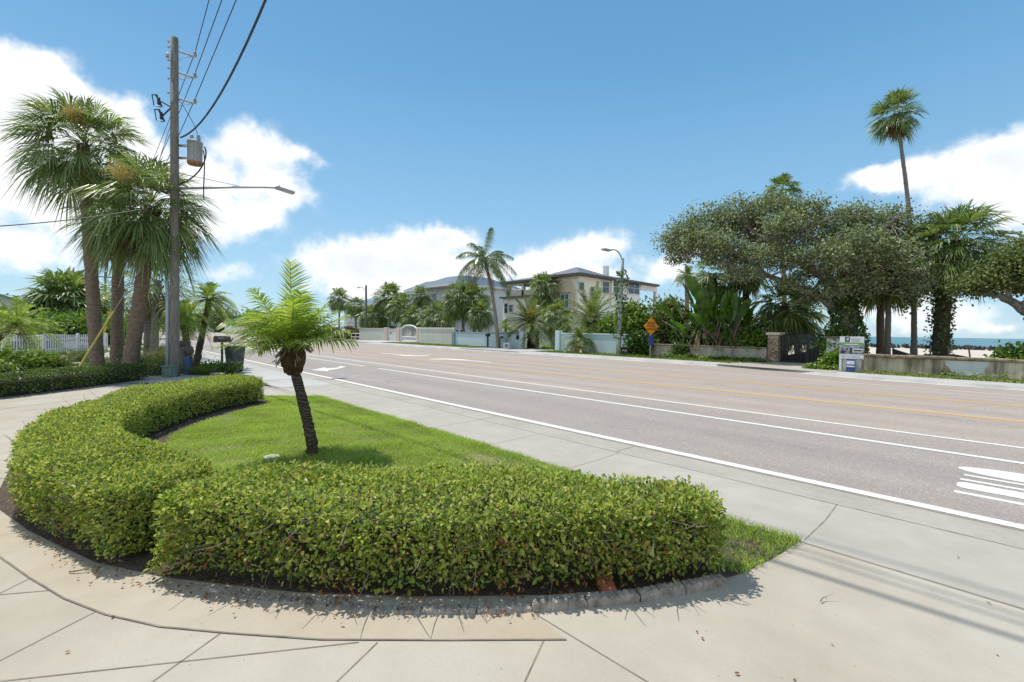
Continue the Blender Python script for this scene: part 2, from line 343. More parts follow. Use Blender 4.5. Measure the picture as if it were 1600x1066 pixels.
def stonemat():
    m, t, bs = newmat('stacked tan stone'); p = t.vm('MULTIPLY', world_pos(t), (1, 1, 2.3)).outputs[0]
    v = t.n('ShaderNodeTexVoronoi', i_Scale=4.2); t.L.new(p, v.inputs['Vector'])
    e = t.n('ShaderNodeTexVoronoi', feature='DISTANCE_TO_EDGE', i_Scale=4.2); t.L.new(p, e.inputs['Vector'])
    hs = t.n('ShaderNodeSeparateColor'); t.L.new(v.outputs['Color'], hs.inputs[0])
    c = t.ramp(hs.outputs[0], [(0, (.24, .16, .09, 1)), (.5, (.42, .31, .19, 1)), (1, (.55, .45, .32, 1))])
    c = t.mix(t.math('LESS_THAN', e.outputs[0], .05), c, (.08, .06, .045, 1))
    t.L.new(c, bs.inputs['Base Color']); bs.inputs['Roughness'].default_value = .9
    b = t.n('ShaderNodeBump', i_Strength=1., i_Distance=.04); t.L.new(t.math('MINIMUM', e.outputs[0], .12), b.inputs['Height']); t.L.new(b.outputs[0], bs.inputs['Normal']); return m
M['stone'] = stonemat()
M['signorange'] = mat('orange sign face', (.80, .30, .02, 1), .5, .06, 6)
M['signblue'] = mat('blue sign face', (.05, .08, .30, 1), .5, .1, 6)
M['signgreen'] = mat('green sign band', (.14, .33, .10, 1), .5, .08, 6)
M['signphoto'] = mat('printed picture panel', (.10, .12, .16, 1), .5, .6, 9, c2=(.45, .50, .56, 1))
M['signwhite'] = mat('white sign board', (.68, .69, .71, 1), .5, .04, 4)
M['signgrey'] = mat('grey print', (.42, .43, .45, 1), .6, .1, 9)
M['carwhite'] = mat('white car paint', (.72, .73, .74, 1), .25, .03, 3)
M['carblue'] = mat('dark blue car paint', (.02, .03, .07, 1), .25, .1, 3)
M['cargrey'] = mat('silver car paint', (.5, .5, .5, 1), .25, .05, 3)
M['rubber'] = mat('black rubber', (.02, .02, .02, 1), .8, .2, 8)
M['mesh_fabric'] = mat('black silt fabric', (.03, .03, .03, 1), .8, .4, 3)
M['lamp_lens'] = mat('lamp lens', (.5, .5, .48, 1), .25, .05, 4)

# ------------------------------------------------------------------ vegetation helpers
def unit(v): return v/(np.linalg.norm(v, axis=-1, keepdims=True)+1e-9)
def rnd_dirs(n): return unit(rng.normal(size=(n, 3)))
def add_leaves(mb, P, D, N, L, W, m=0, fold=.25, simple=False):
    """leaves at P, axis D, face normal N; obovate, folded on the midrib (or a plain kite when simple)"""
    P = np.asarray(P); n = len(P)
    if not n: return
    D = unit(D); S = unit(np.cross(D, N)); Nn = np.cross(S, D)
    L = np.broadcast_to(L, (n,))[:, None]; W = np.broadcast_to(W, (n,))[:, None]
    if simple:
        V = np.stack([P, P+D*L*.5+S*W*.5+Nn*W*fold*.5, P+D*L, P+D*L*.5-S*W*.5+Nn*W*fold*.5], 1).reshape(-1, 3)
        b = np.arange(n)[:, None]*4
        mb.add(V, None, np.concatenate([b+[0, 1, 2], b+[0, 2, 3]], 1).reshape(-1, 3), m=np.repeat(m, 2) if np.ndim(m) else m)
    else:
        u = Nn*W*fold
        V = np.stack([P, P+D*L*.38+S*W*.42+u*.8, P+D*L*.75+S*W*.40+u*.7, P+D*L-Nn*L*.06, P+D*L*.75-S*W*.40+u*.7, P+D*L*.38-S*W*.42+u*.8], 1).reshape(-1, 3)
        b = np.arange(n)[:, None]*6
        mb.add(V, np.concatenate([b+[0, 1, 2, 3], b+[0, 3, 4, 5]], 1).reshape(-1, 4), m=np.repeat(m, 2) if np.ndim(m) else m)
def add_blades(mb, B, D, L, W, bend, m=0):
    """grass blades: base B, direction D (mostly up), one quad and a tip"""
    n = len(B); D = unit(D); h = rnd_dirs(n); h[:, 2] = 0; h = unit(h); S = unit(np.cross(D, h))
    L = np.broadcast_to(L, (n,))[:, None]; W = np.broadcast_to(W, (n,))[:, None]; bend = np.broadcast_to(bend, (n,))[:, None]
    mid = B+D*L*.55+h*L*bend*.25; tip = B+D*L*.95+h*L*bend
    V = np.stack([B-S*W*.5, B+S*W*.5, mid+S*W*.4, mid-S*W*.4, tip], 1).reshape(-1, 3); b = np.arange(n)[:, None]*5
    mb.add(V, b+[0, 1, 2, 3], None, m=m); k = mb.n-len(V)
    mb.t.append((b+[3, 2, 4])+k); mb.tm.append(np.zeros(n, int)+m)
def inpoly(P, poly):
    x, y = P[:, 0], P[:, 1]; r = np.zeros(len(P), bool); q = np.asarray(poly)[:, :2]; j = len(q)-1
    for i in range(len(q)):
        c = ((q[i, 1] > y) != (q[j, 1] > y)) & (x < (q[j, 0]-q[i, 0])*(y-q[i, 1])/(q[j, 1]-q[i, 1]+1e-12)+q[i, 0]); r ^= c; j = i
    return r
def scatter(poly, dens, n=None):
    q = np.asarray(poly)[:, :2]; lo, hi = q.min(0), q.max(0)
    P = rng.uniform(lo, hi, (int(np.prod(hi-lo)*dens), 2)); return P[inpoly(P, q)]
def vnoise(P, s, k=4):
    """cheap smooth noise in plan, -1..1"""
    r = np.random.default_rng(int(s*1000)+k); o = np.zeros(len(P))
    for i in range(k):
        a, f = r.uniform(0, 2*PI), s*r.uniform(.6, 1.8); o += np.sin((P[:, 0]*math.cos(a)+P[:, 1]*math.sin(a))*f+r.uniform(0, 6))
    return o/k

def fan_frond(mb, o, d, pet, R, droop, nseg=26, m=0, w=.024, tipdroop=.25, spread=2.0, blade_droop=.35):
    d = d/np.linalg.norm(d); s = np.linspace(0, 1, 5)
    pth = o+np.outer(s*pet, d)-np.outer(droop*pet*s**2, _Z)
    t = unit(pth[-1]-pth[-2]); side = np.cross(t, _Z); side = side/(np.linalg.norm(side)+1e-6); up = np.cross(side, t)
    roll = rng.normal()*.25; side, up = side*math.cos(roll)+up*math.sin(roll), up*math.cos(roll)-side*math.sin(roll)
    # petiole: flat strip
    pw = .018*R/1.; V = np.concatenate([pth-side*pw, pth+side*pw]); mb.add(V, [(i, i+1, i+6, i+5) for i in range(4)], m=m)
    a = np.linspace(-spread, spread, nseg)+rng.normal(size=nseg)*.035; h = pth[-1]
    ca, sa = np.cos(a)[:, None], np.sin(a)[:, None]
    base = h+t*(np.clip(ca, 0, 1)*R*.18)
    fold = .25+.2*rng.random()
    dr = unit(ca*t+sa*side+up*fold*np.abs(sa))
    Ls = R*(.62+.38*np.clip(ca, -1, 1))*(1+rng.normal(size=(nseg, 1))*.08)
    mid = base+dr*Ls*.5-_Z*Ls*blade_droop*.12
    tip = base+dr*Ls*.97-_Z*Ls*(blade_droop*.5+tipdroop*rng.random((nseg, 1)))
    sw = unit(np.cross(dr, up)); wv = w*R
    # V-folded segment: two faces to mid, two to tip
    rz = up*wv*.35
    V = np.stack([base, mid-sw*wv+rz, mid-up*wv*.1, mid+sw*wv+rz, tip], 1).reshape(-1, 3); b = np.arange(nseg)[:, None]*5
    mb.add(V, None, np.concatenate([b+[0, 1, 2], b+[0, 2, 3], b+[1, 4, 2], b+[2, 4, 3]], 1).reshape(-1, 3), m=m)
def pinnate_frond(mb, o, d, L, droop, nl=36, ll=.3, w=.02, m=0, vee=.5, ldroop=.15, start=.12, fwd=.55, curl=2., rach=.012, tw=0., gap=None):
    d = d/np.linalg.norm(d); K = 12; s = np.linspace(0, 1, K)
    hor = A3(d[0], d[1], 0); hor = hor/(np.linalg.norm(hor)+1e-6)
    pth = o+np.outer(s*L, d)+np.outer(-droop*L*s**curl, _Z)+np.outer(-.15*droop*L*s**3, hor)
    tan = unit(np.gradient(pth, axis=0)); side = np.cross(tan, _Z); nn = np.linalg.norm(side, axis=1, keepdims=True)
    side = np.where(nn > .05, side/(nn+1e-9), np.cross(tan[0], [1., .3, 0])); side = unit(side)
    if tw: side = unit(side*math.cos(tw)+np.cross(side, tan)*math.sin(tw)*1.)
    up = np.cross(side, tan)
    r = rach*(1-.8*s)[:, None]
    V = np.concatenate([pth-side*r, pth+side*r, pth+up*r*1.2]); qs = []
    for i in range(K-1): qs += [(i, i+1, K+i+1, K+i), (K+i, K+i+1, 2*K+i+1, 2*K+i), (2*K+i, 2*K+i+1, i+1, i)]
    mb.add(V, qs, m=m)
    u = np.linspace(start, .985, nl); u = np.clip(u+rng.normal(size=nl)*.006, 0, 1)
    for sg in (-1, 1):
        uu = u.copy()
        if gap: uu = uu[rng.random(nl) > gap]
        n = len(uu)
        f = lambda A: np.stack([np.interp(uu, s, A[:, k]) for k in range(3)], 1)
        P, T, S, U_ = f(pth), unit(f(tan)), unit(f(side)), unit(f(up))
        prof = (np.sin(np.clip((uu-start)/(1-start)*.85+.15, 0, 1)*PI)**.6)[:, None]*.75+.25
        ln = ll*prof*(1+rng.normal(size=(n, 1))*.07)
        fw = fwd+.5*uu[:, None]**3
        dr = unit(S*sg+T*fw+U_*(vee+rng.normal(size=(n, 1))*.12))
        mid = P+dr*ln*.45-_Z*ln*ldroop*.2; tip = P+dr*ln-_Z*ln*(ldroop+.12*rng.random((n, 1)))
        ws = unit(np.cross(dr, U_))*w
        V = np.stack([P-ws*.5, P+ws*.5, mid+ws*.5, mid-ws*.5, tip], 1).reshape(-1, 3); b = np.arange(n)[:, None]*5
        k = mb.n; mb.add(V, b+[0, 1, 2, 3], None, m=m); mb.t.append(b+[3, 2, 4]+k); mb.tm.append(np.zeros(n, int)+m)
def trunk_path(p0, p1, n=10, bow=(0, 0)):
    s = np.linspace(0, 1, n)[:, None]; p = p0+(p1-p0)*s
    return p+np.sin(s*PI)*A3(bow[0], bow[1], 0)
def trunk_mesh(path, r0, r1, parent, m, name='trunk', swell=1.25, n=14, knob=.022, rings=None):
    P = np.asarray(path); L = np.linalg.norm(P[-1]-P[0]); k = rings or max(14, int(L*7))
    s = np.linspace(0, 1, k); si = np.linspace(0, 1, len(P))
    Q = np.stack([np.interp(s, si, P[:, j]) for j in range(3)], 1)
    r = (r0+(r1-r0)*s)*(1+(swell-1)*np.exp(-s*L/.5))*(1+knob*rng.normal(size=k))
    mb = MB().tube(Q, r, n); mb.v[0] = mb.v[0]+rng.normal(size=mb.v[0].shape)*r0*.035
    return mb.build(name, m, parent, smooth=True)

TOWC = A3(.734, -.679, 0)
def cabbage_palm(label, base, top, R=1., r0=.22, r1=.17, n=38, group=None, bark='palmbark', bow=(0, 0), bloom=0, old=8, nseg=26, cat='palm tree', name='cabbage_palm', lean=(0, 0, 0), pet=.9, bd=.38, elmin=-.9, w=.024):
    t = thing(name, label, cat, base, group)
    pth = trunk_path(base-A3(0, 0, .15), top, 10, bow); trunk_mesh(pth, r0, r1, t, M[bark])
    mb = MB(); ax = A3(*lean)
    for i in range(n):
        f = (i+.5)/n; el = math.asin(1-f*(1-math.sin(elmin))); az = i*2.39996+rng.normal()*.2
        el += rng.normal()*.1
        d = A3(math.cos(az)*math.cos(el), math.sin(az)*math.cos(el), math.sin(el))+ax
        o = top+A3(0, 0, .15*math.sin(el))+d*.08
        fan_frond(mb, o, d, R*pet*(.8+.35*rng.random()), R*(.85+.25*rng.random()), .10+.25*(1-math.sin(max(el, -.2))), nseg, 0, w=w, tipdroop=.28, blade_droop=bd+.25*(el < 0))
    mb.build('crown', M['fan'], t)
    if old:
        mb = MB()
        for i in range(old):
            az = rng.random()*6.28; el = -.75-.5*rng.random()
            d = A3(math.cos(az)*math.cos(el), math.sin(az)*math.cos(el), math.sin(el))
            fan_frond(mb, top-A3(0, 0, .15), d, R*.65, R*.7, .2, 16, 0, w=w*1.3, tipdroop=.35, blade_droop=.7)
        for i in range(int(old*2.5)):                      # boots: stubs of old leaf bases
            az = rng.random()*6.28; z = -rng.random()*.9*R*.6; c = A3(math.cos(az), math.sin(az), 0)
            p = top+A3(0, 0, z)+c*r1*.8; mb.tube([p, p+c*.12*R+A3(0, 0, .16*R)], [.035*R, .018*R], 4)
        mb.build('dead_fronds', M['fan_old'], t)
    if bloom:
        for i in range(bloom):
            mb = MB(); az = rng.random()*6.28; d = TOWC*.8+A3(math.cos(az)*.55, math.sin(az)*.55, .45+.3*rng.random()); o = top+A3(0, 0, .1)
            end = o+d*R*1.2-A3(0, 0, .25*R); mb.tube([o, o+d*R*.8, end], [.015, .01, .006], 4)
            k = 520; P = o+d*R*.75+(end-o-d*R*.75)*rng.random((k, 1))+rng.normal(size=(k, 3))*R*.11
            add_leaves(mb, P, rnd_dirs(k), rnd_dirs(k), R*.13, .02*R, simple=True)
            mb.build('flower_stalk', M['bloom'], t)
    return t
def feather_palm(label, base, top, L, n, mat_, bark, r0, r1, group=None, cat='palm tree', name='date_palm', nl=34, ll=.3, w=.022, droop=.55, bow=(0, 0), elmin=-.35, vee=.45, ldroop=.15, old=0, swell=1.2, knob=.06, boots=0, yel=0, cone=None, tw=0., gap=None, fwd=.55, oldmat='fan_old', rach=.02):
    t = thing(name, label, cat, base, group)
    trunk_mesh(trunk_path(base-A3(0, 0, .1), top, 10, bow), r0, r1, t, M[bark], swell=swell, knob=knob)
    mb = MB()
    for i in range(n):
        f = (i+.5)/n; el = math.asin(1-f*(1-math.sin(elmin))); az = i*2.39996+rng.normal()*.22; el += rng.normal()*.08
        d = A3(math.cos(az)*math.cos(el), math.sin(az)*math.cos(el), math.sin(el))
        pinnate_frond(mb, top+d*.05, d, L*(.82+.3*rng.random()), droop*(.45+.75*math.cos(el))*(.8+.4*rng.random()), nl, ll, w, 0, vee, ldroop, tw=rng.normal()*tw, gap=gap, fwd=fwd, rach=rach)
    mb.build('crown', M[mat_], t)
    if old:
        mb = MB()
        for i in range(old):
            az = rng.random()*6.28; el = -.6-.6*rng.random()
            d = A3(math.cos(az)*math.cos(el), math.sin(az)*math.cos(el), math.sin(el))
            pinnate_frond(mb, top-A3(0, 0, .05), d, L*.7, .25, int(nl*.7), ll*.8, w*.8, 0, .2, .5, rach=rach)
        mb.build('dead_fronds', M[oldmat], t)
    if boots:
        mb = MB()
        for i in range(boots):
            az = rng.random()*6.28; z = -rng.random()*r1*5.; c = A3(math.cos(az), math.sin(az), 0); p = top+A3(0, 0, z)+c*r1*.7
            mb.tube([p, p+c*r1*.9+A3(0, 0, r1*1.3)], [r1*.3, r1*.14], 4)
        mb.build('leaf_bases', M['boot'], t)
    return t
def blob_leaves(mb, blobs, nclump, per, L, W, m=0, cl=.32, up=.35, simple=True, hollow=.55):
    """leaves in clumps spread through ellipsoids; blobs: (centre, radii)"""
    vol = np.array([np.prod(r)**(2/3) for c, r in blobs]); cnt = np.maximum(2, (nclump*vol/vol.sum()).astype(int)); cen = []
    for (c, r), k in zip(blobs, cnt):
        u = rnd_dirs(k)*((hollow+(1-hollow)*rng.random((k, 1)))); cc = np.asarray(c)+u*np.asarray(r)*(1+rng.normal(size=(k, 1))*.07); cen.append(cc)
        P = np.repeat(cc, per, 0)+rng.normal(size=(k*per, 3))*cl*rng.uniform(.5, 1.25, (k, 1)).repeat(per, 0)*A3(1, 1, .75)
        n = len(P); D = unit(rnd_dirs(n)+.4*unit(P-np.asarray(c))+A3(0, 0, -.15)); N = unit(rnd_dirs(n)*.8+A3(0, 0, up)+.3*unit(P-np.asarray(c)))
        sz = rng.uniform(.65, 1.25, n); add_leaves(mb, P, D, N, L*sz, W*sz, m, simple=simple)
    return np.concatenate(cen)
def bezier(p, n=10):
    p = [np.asarray(q, float) for q in p]; s = np.linspace(0, 1, n)[:, None]
    while len(p) > 1: p = [a*(1-s)+b*s for a, b in zip(p[:-1], p[1:])]
    return p[0]
def leafy_tree(label, base, limbs, blobs, leafm, nclump, per, L, W, cl=.32, bark='oakbark', cat='tree', name='broadleaf_tree', group=None, twigs=0, simple=True, ivy=0, hollow=.5):
    """limbs: list of (control points, r0, r1); the first is the trunk"""
    t = thing(name, label, cat, base, group); mb = MB(); mb2 = MB(); ends = []
    for i, (cp, ra, rb) in enumerate(limbs):
        P = bezier(cp, 12); P[1:-1] += rng.normal(size=(10, 3))*ra*.22
        (mb if i == 0 else mb2).tube(P, np.linspace(ra, rb, 12)*(1+rng.normal(size=12)*.05), 9); ends.append(P)
    tw_ = MB(); cm = MB(); nclump = int(nclump*1.9); cen = blob_leaves(cm, blobs, nclump, per, L*1.1, W*1.2, cl=cl, simple=simple, hollow=hollow)
    E_ = np.concatenate(ends)
    if twigs:
        for c in cen[rng.permutation(len(cen))[:twigs]]:
            k = E_[np.argmin(np.linalg.norm(E_-c, axis=1)+rng.random(len(E_))*.8)]
            mid = (k+c)/2+rng.normal(size=3)*.25; r = min(.035, .010+.009*np.linalg.norm(c-k))
            (tw_ if twigs > 200 else mb2).tube(bezier([k, mid, c], 5), np.linspace(r, r*.3, 5), 4, cap=False)
    mb.build('trunk', M[bark], t, smooth=True)
    if mb2.n: mb2.build('limbs', M[bark], t, smooth=True)
    if tw_.n: tw_.build('twigs', M['twig'], t, smooth=True)
    cm.build('crown', M[leafm], t)
    if ivy:
        im = MB(); 
        for P, n in ivy:
            P = np.asarray(P); i = rng.integers(0, len(P)-1, n); f = rng.random((n, 1)); c = P[i, :3]*(1-f)+P[i+1, :3]*f; r = P[i, 3]
            a = rng.random(n)*6.28; u = np.stack([np.cos(a), np.sin(a), np.zeros(n)], 1)
            add_leaves(im, c+u*(r*(.95+.35*rng.random(n)))[:, None], unit(u*.5+rnd_dirs(n)*.7-A3(0, 0, .5)), unit(u+rnd_dirs(n)*.5), .17*rng.uniform(.6, 1.3, n), .13)
        im.build('ivy', M['bush_dark'], t)
    return t
def shrub(label, base, blobs, leafm, nclump, per, L, W, cl=.15, cat='shrub', name='shrub', group=None, simple=True, stems=6, hollow=.35):
    t = thing(name, label, cat, base, group); mb = MB(); cen = blob_leaves(mb, blobs, int(nclump*1.8), per, L*1.1, W*1.2, cl=cl, simple=simple, hollow=hollow)
    mb.v = [np.maximum(v, A3(-1e9, -1e9, .02)) for v in mb.v]; mb.build('foliage', M[leafm], t)
    sm = MB()
    for c in cen[rng.permutation(len(cen))[:stems]]:
        b = A3(base[0], base[1], base[2])+A3(rng.normal()*.12, rng.normal()*.12, -.03)
        sm.tube(bezier([b, (b+c)/2+A3(0, 0, .2), c], 5), np.linspace(.03, .008, 5), 5, cap=False)
    if sm.n: sm.build('stems', M['twig'], t)
    return t
def grass_tuft(label, base, R, n, m='palegrass', w=.012, name='ornamental_grass', cat='ornamental grass', group=None, h=None):
    b = A3(*base); k = rng.normal(size=(n, 3))*A3(R*.16, R*.16, 0); D = rnd_dirs(n); D[:, 2] = np.abs(D[:, 2])*.8+.55
    mb = MB(); add_blades(mb, b+k, D, (h or R)*rng.uniform(.7, 1.2, n), w, .55); o = mb.build(name, M[m], loc=b)
    return tag(o, label, cat, group)

# ------------------------------------------------------------------ camera, sun, sky with clouds
cam = bpy.data.cameras.new('camera'); co = bpy.data.objects.new('camera', cam); COL.objects.link(co); scene.camera = co
cam.sensor_fit = 'HORIZONTAL'; cam.sensor_width = 36; cam.lens = 36*CF/1600; cam.clip_start = .05; cam.clip_end = 20000
from mathutils import Matrix
co.matrix_world = Matrix(((CAMR[0], CAMU[0], -CAMF[0], 0), (CAMR[1], CAMU[1], -CAMF[1], 0), (CAMR[2], CAMU[2], -CAMF[2], CZ), (0, 0, 0, 1)))
SUN_EL = math.radians(65); SUN_AZ = math.atan2(-2.94, -.72)        # azimuth from +Y towards +X
sd = A3(math.sin(SUN_AZ)*math.cos(SUN_EL), math.cos(SUN_AZ)*math.cos(SUN_EL), math.sin(SUN_EL))
sl = bpy.data.lights.new('sun', 'SUN'); so = bpy.data.objects.new('sun', sl); COL.objects.link(so)
sl.energy = 4.1; sl.angle = math.radians(.5); sl.color = (1, .955, .88)
so.rotation_euler = Vector(-sd).to_track_quat('-Z', 'Y').to_euler(); so.location = (0, 0, 30)
scene.view_settings.view_transform = 'Standard'; scene.view_settings.look = 'None'; scene.view_settings.exposure = 0.22; scene.view_settings.gamma = 1
scene.cycles.max_bounces = 6; scene.cycles.diffuse_bounces = 3; scene.cycles.transparent_max_bounces = 6; scene.cycles.caustics_reflective = False; scene.cycles.caustics_refractive = False
CLOUDS = [(55, 108, 62, 38), (20, 180, 95, 60), (120, 165, 55, 40), (95, 225, 80, 50, .8), (205, 195, 40, 36, .9), (230, 250, 50, 40, .7), (40, 295, 110, 55), (170, 330, 90, 45, .75), (260, 330, 60, 40, .7), (50, 390, 90, 30, .9), (330, 285, 60, 36, .9), (395, 240, 48, 34), (468, 248, 36, 14), (440, 305, 44, 34), (335, 345, 60, 34), (400, 350, 50, 22, .8), (360, 428, 44, 14, .5),
          (545, 405, 48, 26), (640, 385, 75, 26), (705, 370, 40, 18), (600, 420, 110, 22, .9), (560, 450, 70, 16, .7), (690, 425, 110, 24, .9), (850, 402, 48, 20), (930, 382, 52, 22), (885, 425, 100, 18, .8), (1040, 415, 40, 18, .9), (1085, 380, 26, 20, .8),
          (1345, 284, 40, 14, .85), (1390, 285, 46, 22, 1.05), (1465, 262, 44, 22), (1545, 240, 55, 30), (1610, 250, 60, 52), (1520, 300, 90, 36, .9), (1600, 335, 55, 28, .9), (1500, 488, 48, 22, .8), (1425, 490, 40, 30, .8), (1345, 480, 36, 26, .8), (1560, 505, 24, 7, .6), (760, 470, 180, 20, .8)]
def build_world():
    w = bpy.data.worlds.new('World'); scene.world = w; w.use_nodes = True; nt = w.node_tree; t = NT(nt)
    bg = nt.nodes['Background']; sky = t.n('ShaderNodeTexSky'); sky.sky_type = 'NISHITA'; sky.sun_disc = False
    sky.sun_elevation = SUN_EL; sky.sun_rotation = SUN_AZ; sky.air_density = 1.0; sky.dust_density = .25; sky.ozone_density = 2.2; sky.altitude = 0
    hs = t.n('ShaderNodeHueSaturation'); t.L.new(sky.outputs[0], hs.inputs['Color']); hs.inputs['Hue'].default_value = .5; hs.inputs['Saturation'].default_value = 1.; hs.inputs['Value'].default_value = 1.15
    g = t.n('ShaderNodeTexCoord').outputs['Generated']; sx = t.n('ShaderNodeSeparateXYZ', i_0=g)
    az = t.math('ARCTAN2', sx.outputs[0], sx.outputs[1]); el = t.math('ARCSINE', sx.outputs[2])
    p0 = t.n('ShaderNodeCombineXYZ', i_0=az, i_1=el).outputs[0]
    deep = t.ramp(t.math('MULTIPLY', el, 1.25, clamp=True), [(0, (.52, .74, .88)), (.10, (.41, .68, .88)), (.30, (.285, .565, .82)), (.62, (.145, .40, .69)), (1, (.09, .30, .58))])
    deep = t.mix(1., deep, (8.7, 8.9, 9.05, 1), 'MULTIPLY'); skyc = t.mix(.78, hs.outputs[0], deep)
    def warp(p, sc, amp, det):
        nd = t.n('ShaderNodeTexNoise'); t.L.new(p0, nd.inputs['Vector']); nd.inputs['Scale'].default_value = sc; nd.inputs['Detail'].default_value = det; nd.inputs['Roughness'].default_value = .55
        d = t.vm('SUBTRACT', nd.outputs['Color'], (.5, .5, .5)).outputs[0]
        return t.vm('ADD', p, t.vm('MULTIPLY', d, (amp, amp*.8, 0)).outputs[0]).outputs[0]
    p = warp(warp(p0, 5, .09, 5), 22, .045, 5)
    def field(pp, blobs):
        acc = None
        for x, y, rx, ry, *am in blobs:
            d = ray(x, y); d = d/np.linalg.norm(d); a, e = math.atan2(d[0], d[1]), math.asin(d[2])
            dx = ray(x+rx*.5, y); dx /= np.linalg.norm(dx); dm = ray(x-rx*.5, y); dm /= np.linalg.norm(dm)
            dy = ray(x, y-ry*.5); dy /= np.linalg.norm(dy); dn = ray(x, y+ry*.5); dn /= np.linalg.norm(dn)
            ra = abs(math.atan2(dx[0], dx[1])-math.atan2(dm[0], dm[1])); re = abs(math.asin(dy[2])-math.asin(dn[2]))
            q = t.vm('MULTIPLY', t.vm('SUBTRACT', pp, (a, e, 0)).outputs[0], (1/ra, 1/re, 0)).outputs[0]
            k = t.math('EXPONENT', t.math('MULTIPLY', t.vm('DOT_PRODUCT', q, q).outputs['Value'], -1.))
            if am: k = t.math('MULTIPLY', k, am[0])
            acc = k if acc is None else t.math('ADD', acc, k)
        return acc
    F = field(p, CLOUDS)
    # unseen broken cloud added behind the viewer as fill light on hedge fronts
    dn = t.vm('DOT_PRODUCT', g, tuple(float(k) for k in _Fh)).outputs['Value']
    rear_fill = t.n('ShaderNodeMapRange', i_0=dn, interpolation_type='SMOOTHSTEP'); rear_fill.inputs[1].default_value = .1; rear_fill.inputs[2].default_value = -.35
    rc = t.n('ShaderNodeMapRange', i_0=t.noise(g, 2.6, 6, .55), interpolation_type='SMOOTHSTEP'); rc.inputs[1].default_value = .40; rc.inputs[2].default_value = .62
    F = t.math('ADD', F, t.math('MULTIPLY', rear_fill.outputs[0], rc.outputs[0]))
    n1 = t.noise(p0, 26, 7, .6); n2 = t.noise(p0, 7, 5, .55)
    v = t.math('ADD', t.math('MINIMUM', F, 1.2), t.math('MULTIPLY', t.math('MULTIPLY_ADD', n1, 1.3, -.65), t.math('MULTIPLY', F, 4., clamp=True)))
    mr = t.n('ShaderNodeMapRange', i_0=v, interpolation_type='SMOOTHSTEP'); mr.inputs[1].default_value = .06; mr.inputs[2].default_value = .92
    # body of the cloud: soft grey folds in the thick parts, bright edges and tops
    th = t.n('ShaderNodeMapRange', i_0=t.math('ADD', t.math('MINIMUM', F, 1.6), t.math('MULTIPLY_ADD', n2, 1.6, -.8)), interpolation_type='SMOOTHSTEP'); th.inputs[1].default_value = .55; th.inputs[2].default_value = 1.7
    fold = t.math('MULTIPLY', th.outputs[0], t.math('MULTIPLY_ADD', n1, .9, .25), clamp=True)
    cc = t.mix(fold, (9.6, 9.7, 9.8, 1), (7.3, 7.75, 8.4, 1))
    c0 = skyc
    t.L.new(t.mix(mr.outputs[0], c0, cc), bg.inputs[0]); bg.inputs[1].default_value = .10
    w.cycles.sampling_method = 'MANUAL'; w.cycles.sample_map_resolution = 512
build_world()

# ------------------------------------------------------------------ ground, sea, road
def sheet(name, poly, z, m, kind='structure'):
    mb = MB(); from mathutils.geometry import tessellate_polygon
    p = [(float(q[0]), float(q[1])) for q in poly]; ts = []
    for a, b, c in tessellate_polygon([[Vector((x, y, 0)) for x, y in p]]):
        k = (p[b][0]-p[a][0])*(p[c][1]-p[a][1])-(p[b][1]-p[a][1])*(p[c][0]-p[a][0]); ts.append((a, b, c) if k > 0 else (a, c, b))
    mb.add([(x, y, z) for x, y in p], None, ts); return tag(mb.build(name, m), kind=kind)
def rect(x0, y0, x1, y1): return [(x0, y0), (x1, y0), (x1, y1), (x0, y1)]
sheet('ground', rect(-6000, -6000, 6000, 9000), -.08, M['ground'])
sheet('sea', rect(-6000, 100, 6000, 8900), -.06, M['water'])
sheet('beach_sand', [(-27, 31), (120, 29), (160, 101), (-120, 101), (-60, 62), (-30, 62)], -.05, M['sand'])
KERB = [(-420, 25.2), (-71, 24.6), (-28, 24.7), (-12.3, 24.75), (-8.1, 24.3), (-4.2, 22.95), (-2, 22.75), (.3, 22.75), (60, 22.4)]
def kerbY(x): return float(np.interp(x, [k[0] for k in KERB], [k[1] for k in KERB]))
sheet('road', [(60, 5.95), (60, 22.4)]+KERB[::-1][1:]+[(-420, 5.95)], 0, M['asphalt'])
sheet('gutter', rect(-420, 5.55, 60, 6.04), .008, M['gutter'])
sheet('road_seam', rect(-420, 6.04, 60, 6.075), .008, M['joint'])
# near pavement with a dropped kerb
mb = MB(); mb.add([(-420, 5.42, .05), (60, 5.42, .05), (60, 5.56, .012), (-420, 5.56, .012)], [(0, 3, 2, 1)][::1]); mb.q[0] = mb.q[0][:, ::-1]
tag(mb.build('kerb_near', M['kerb']), kind='structure')
mb = MB()
for x0, x1 in ((-420, -31), (-13.6, 60)): mb.face([(x0, 4.22, .05), (x1, 4.22, .05), (x1, 5.42, .05), (x0, 5.42, .05)])
tag(mb.build('pavement', M['sidewalk']), kind='structure')
sheet('pavement_new', rect(-31, 3.9, -13.6, 5.42), .052, M['sidewalk_new'])
DRIVE = [(12, -14), (12, 4.22), (-13.5, 4.22), (-14.6, 3.7), (-17.2, .9), (-16.2, -.13), (-15.1, -1.35), (-14.4, -3), (-14.2, -14)]
sheet('driveway', DRIVE, .046, M['concrete'])
BAND_IN = [G(*q, .05)[:2] for q in ((5, 790), (60, 836), (130, 876), (200, 902), (300, 925), (400, 938), (600, 953), (830, 955))]
BAND_OUT = [G(*q, .05)[:2] for q in ((-40, 850), (0, 870), (45, 902), (100, 935), (165, 960), (250, 979), (357, 989), (500, 999), (700, 1000), (885, 999))]
BIN = [(-8.5, -1.02), (-7.4, -.82)]+BAND_IN; BOUT = [(-8.6, -1.75), (-7.0, -1.55), (-5.7, -1.0)]+BAND_OUT
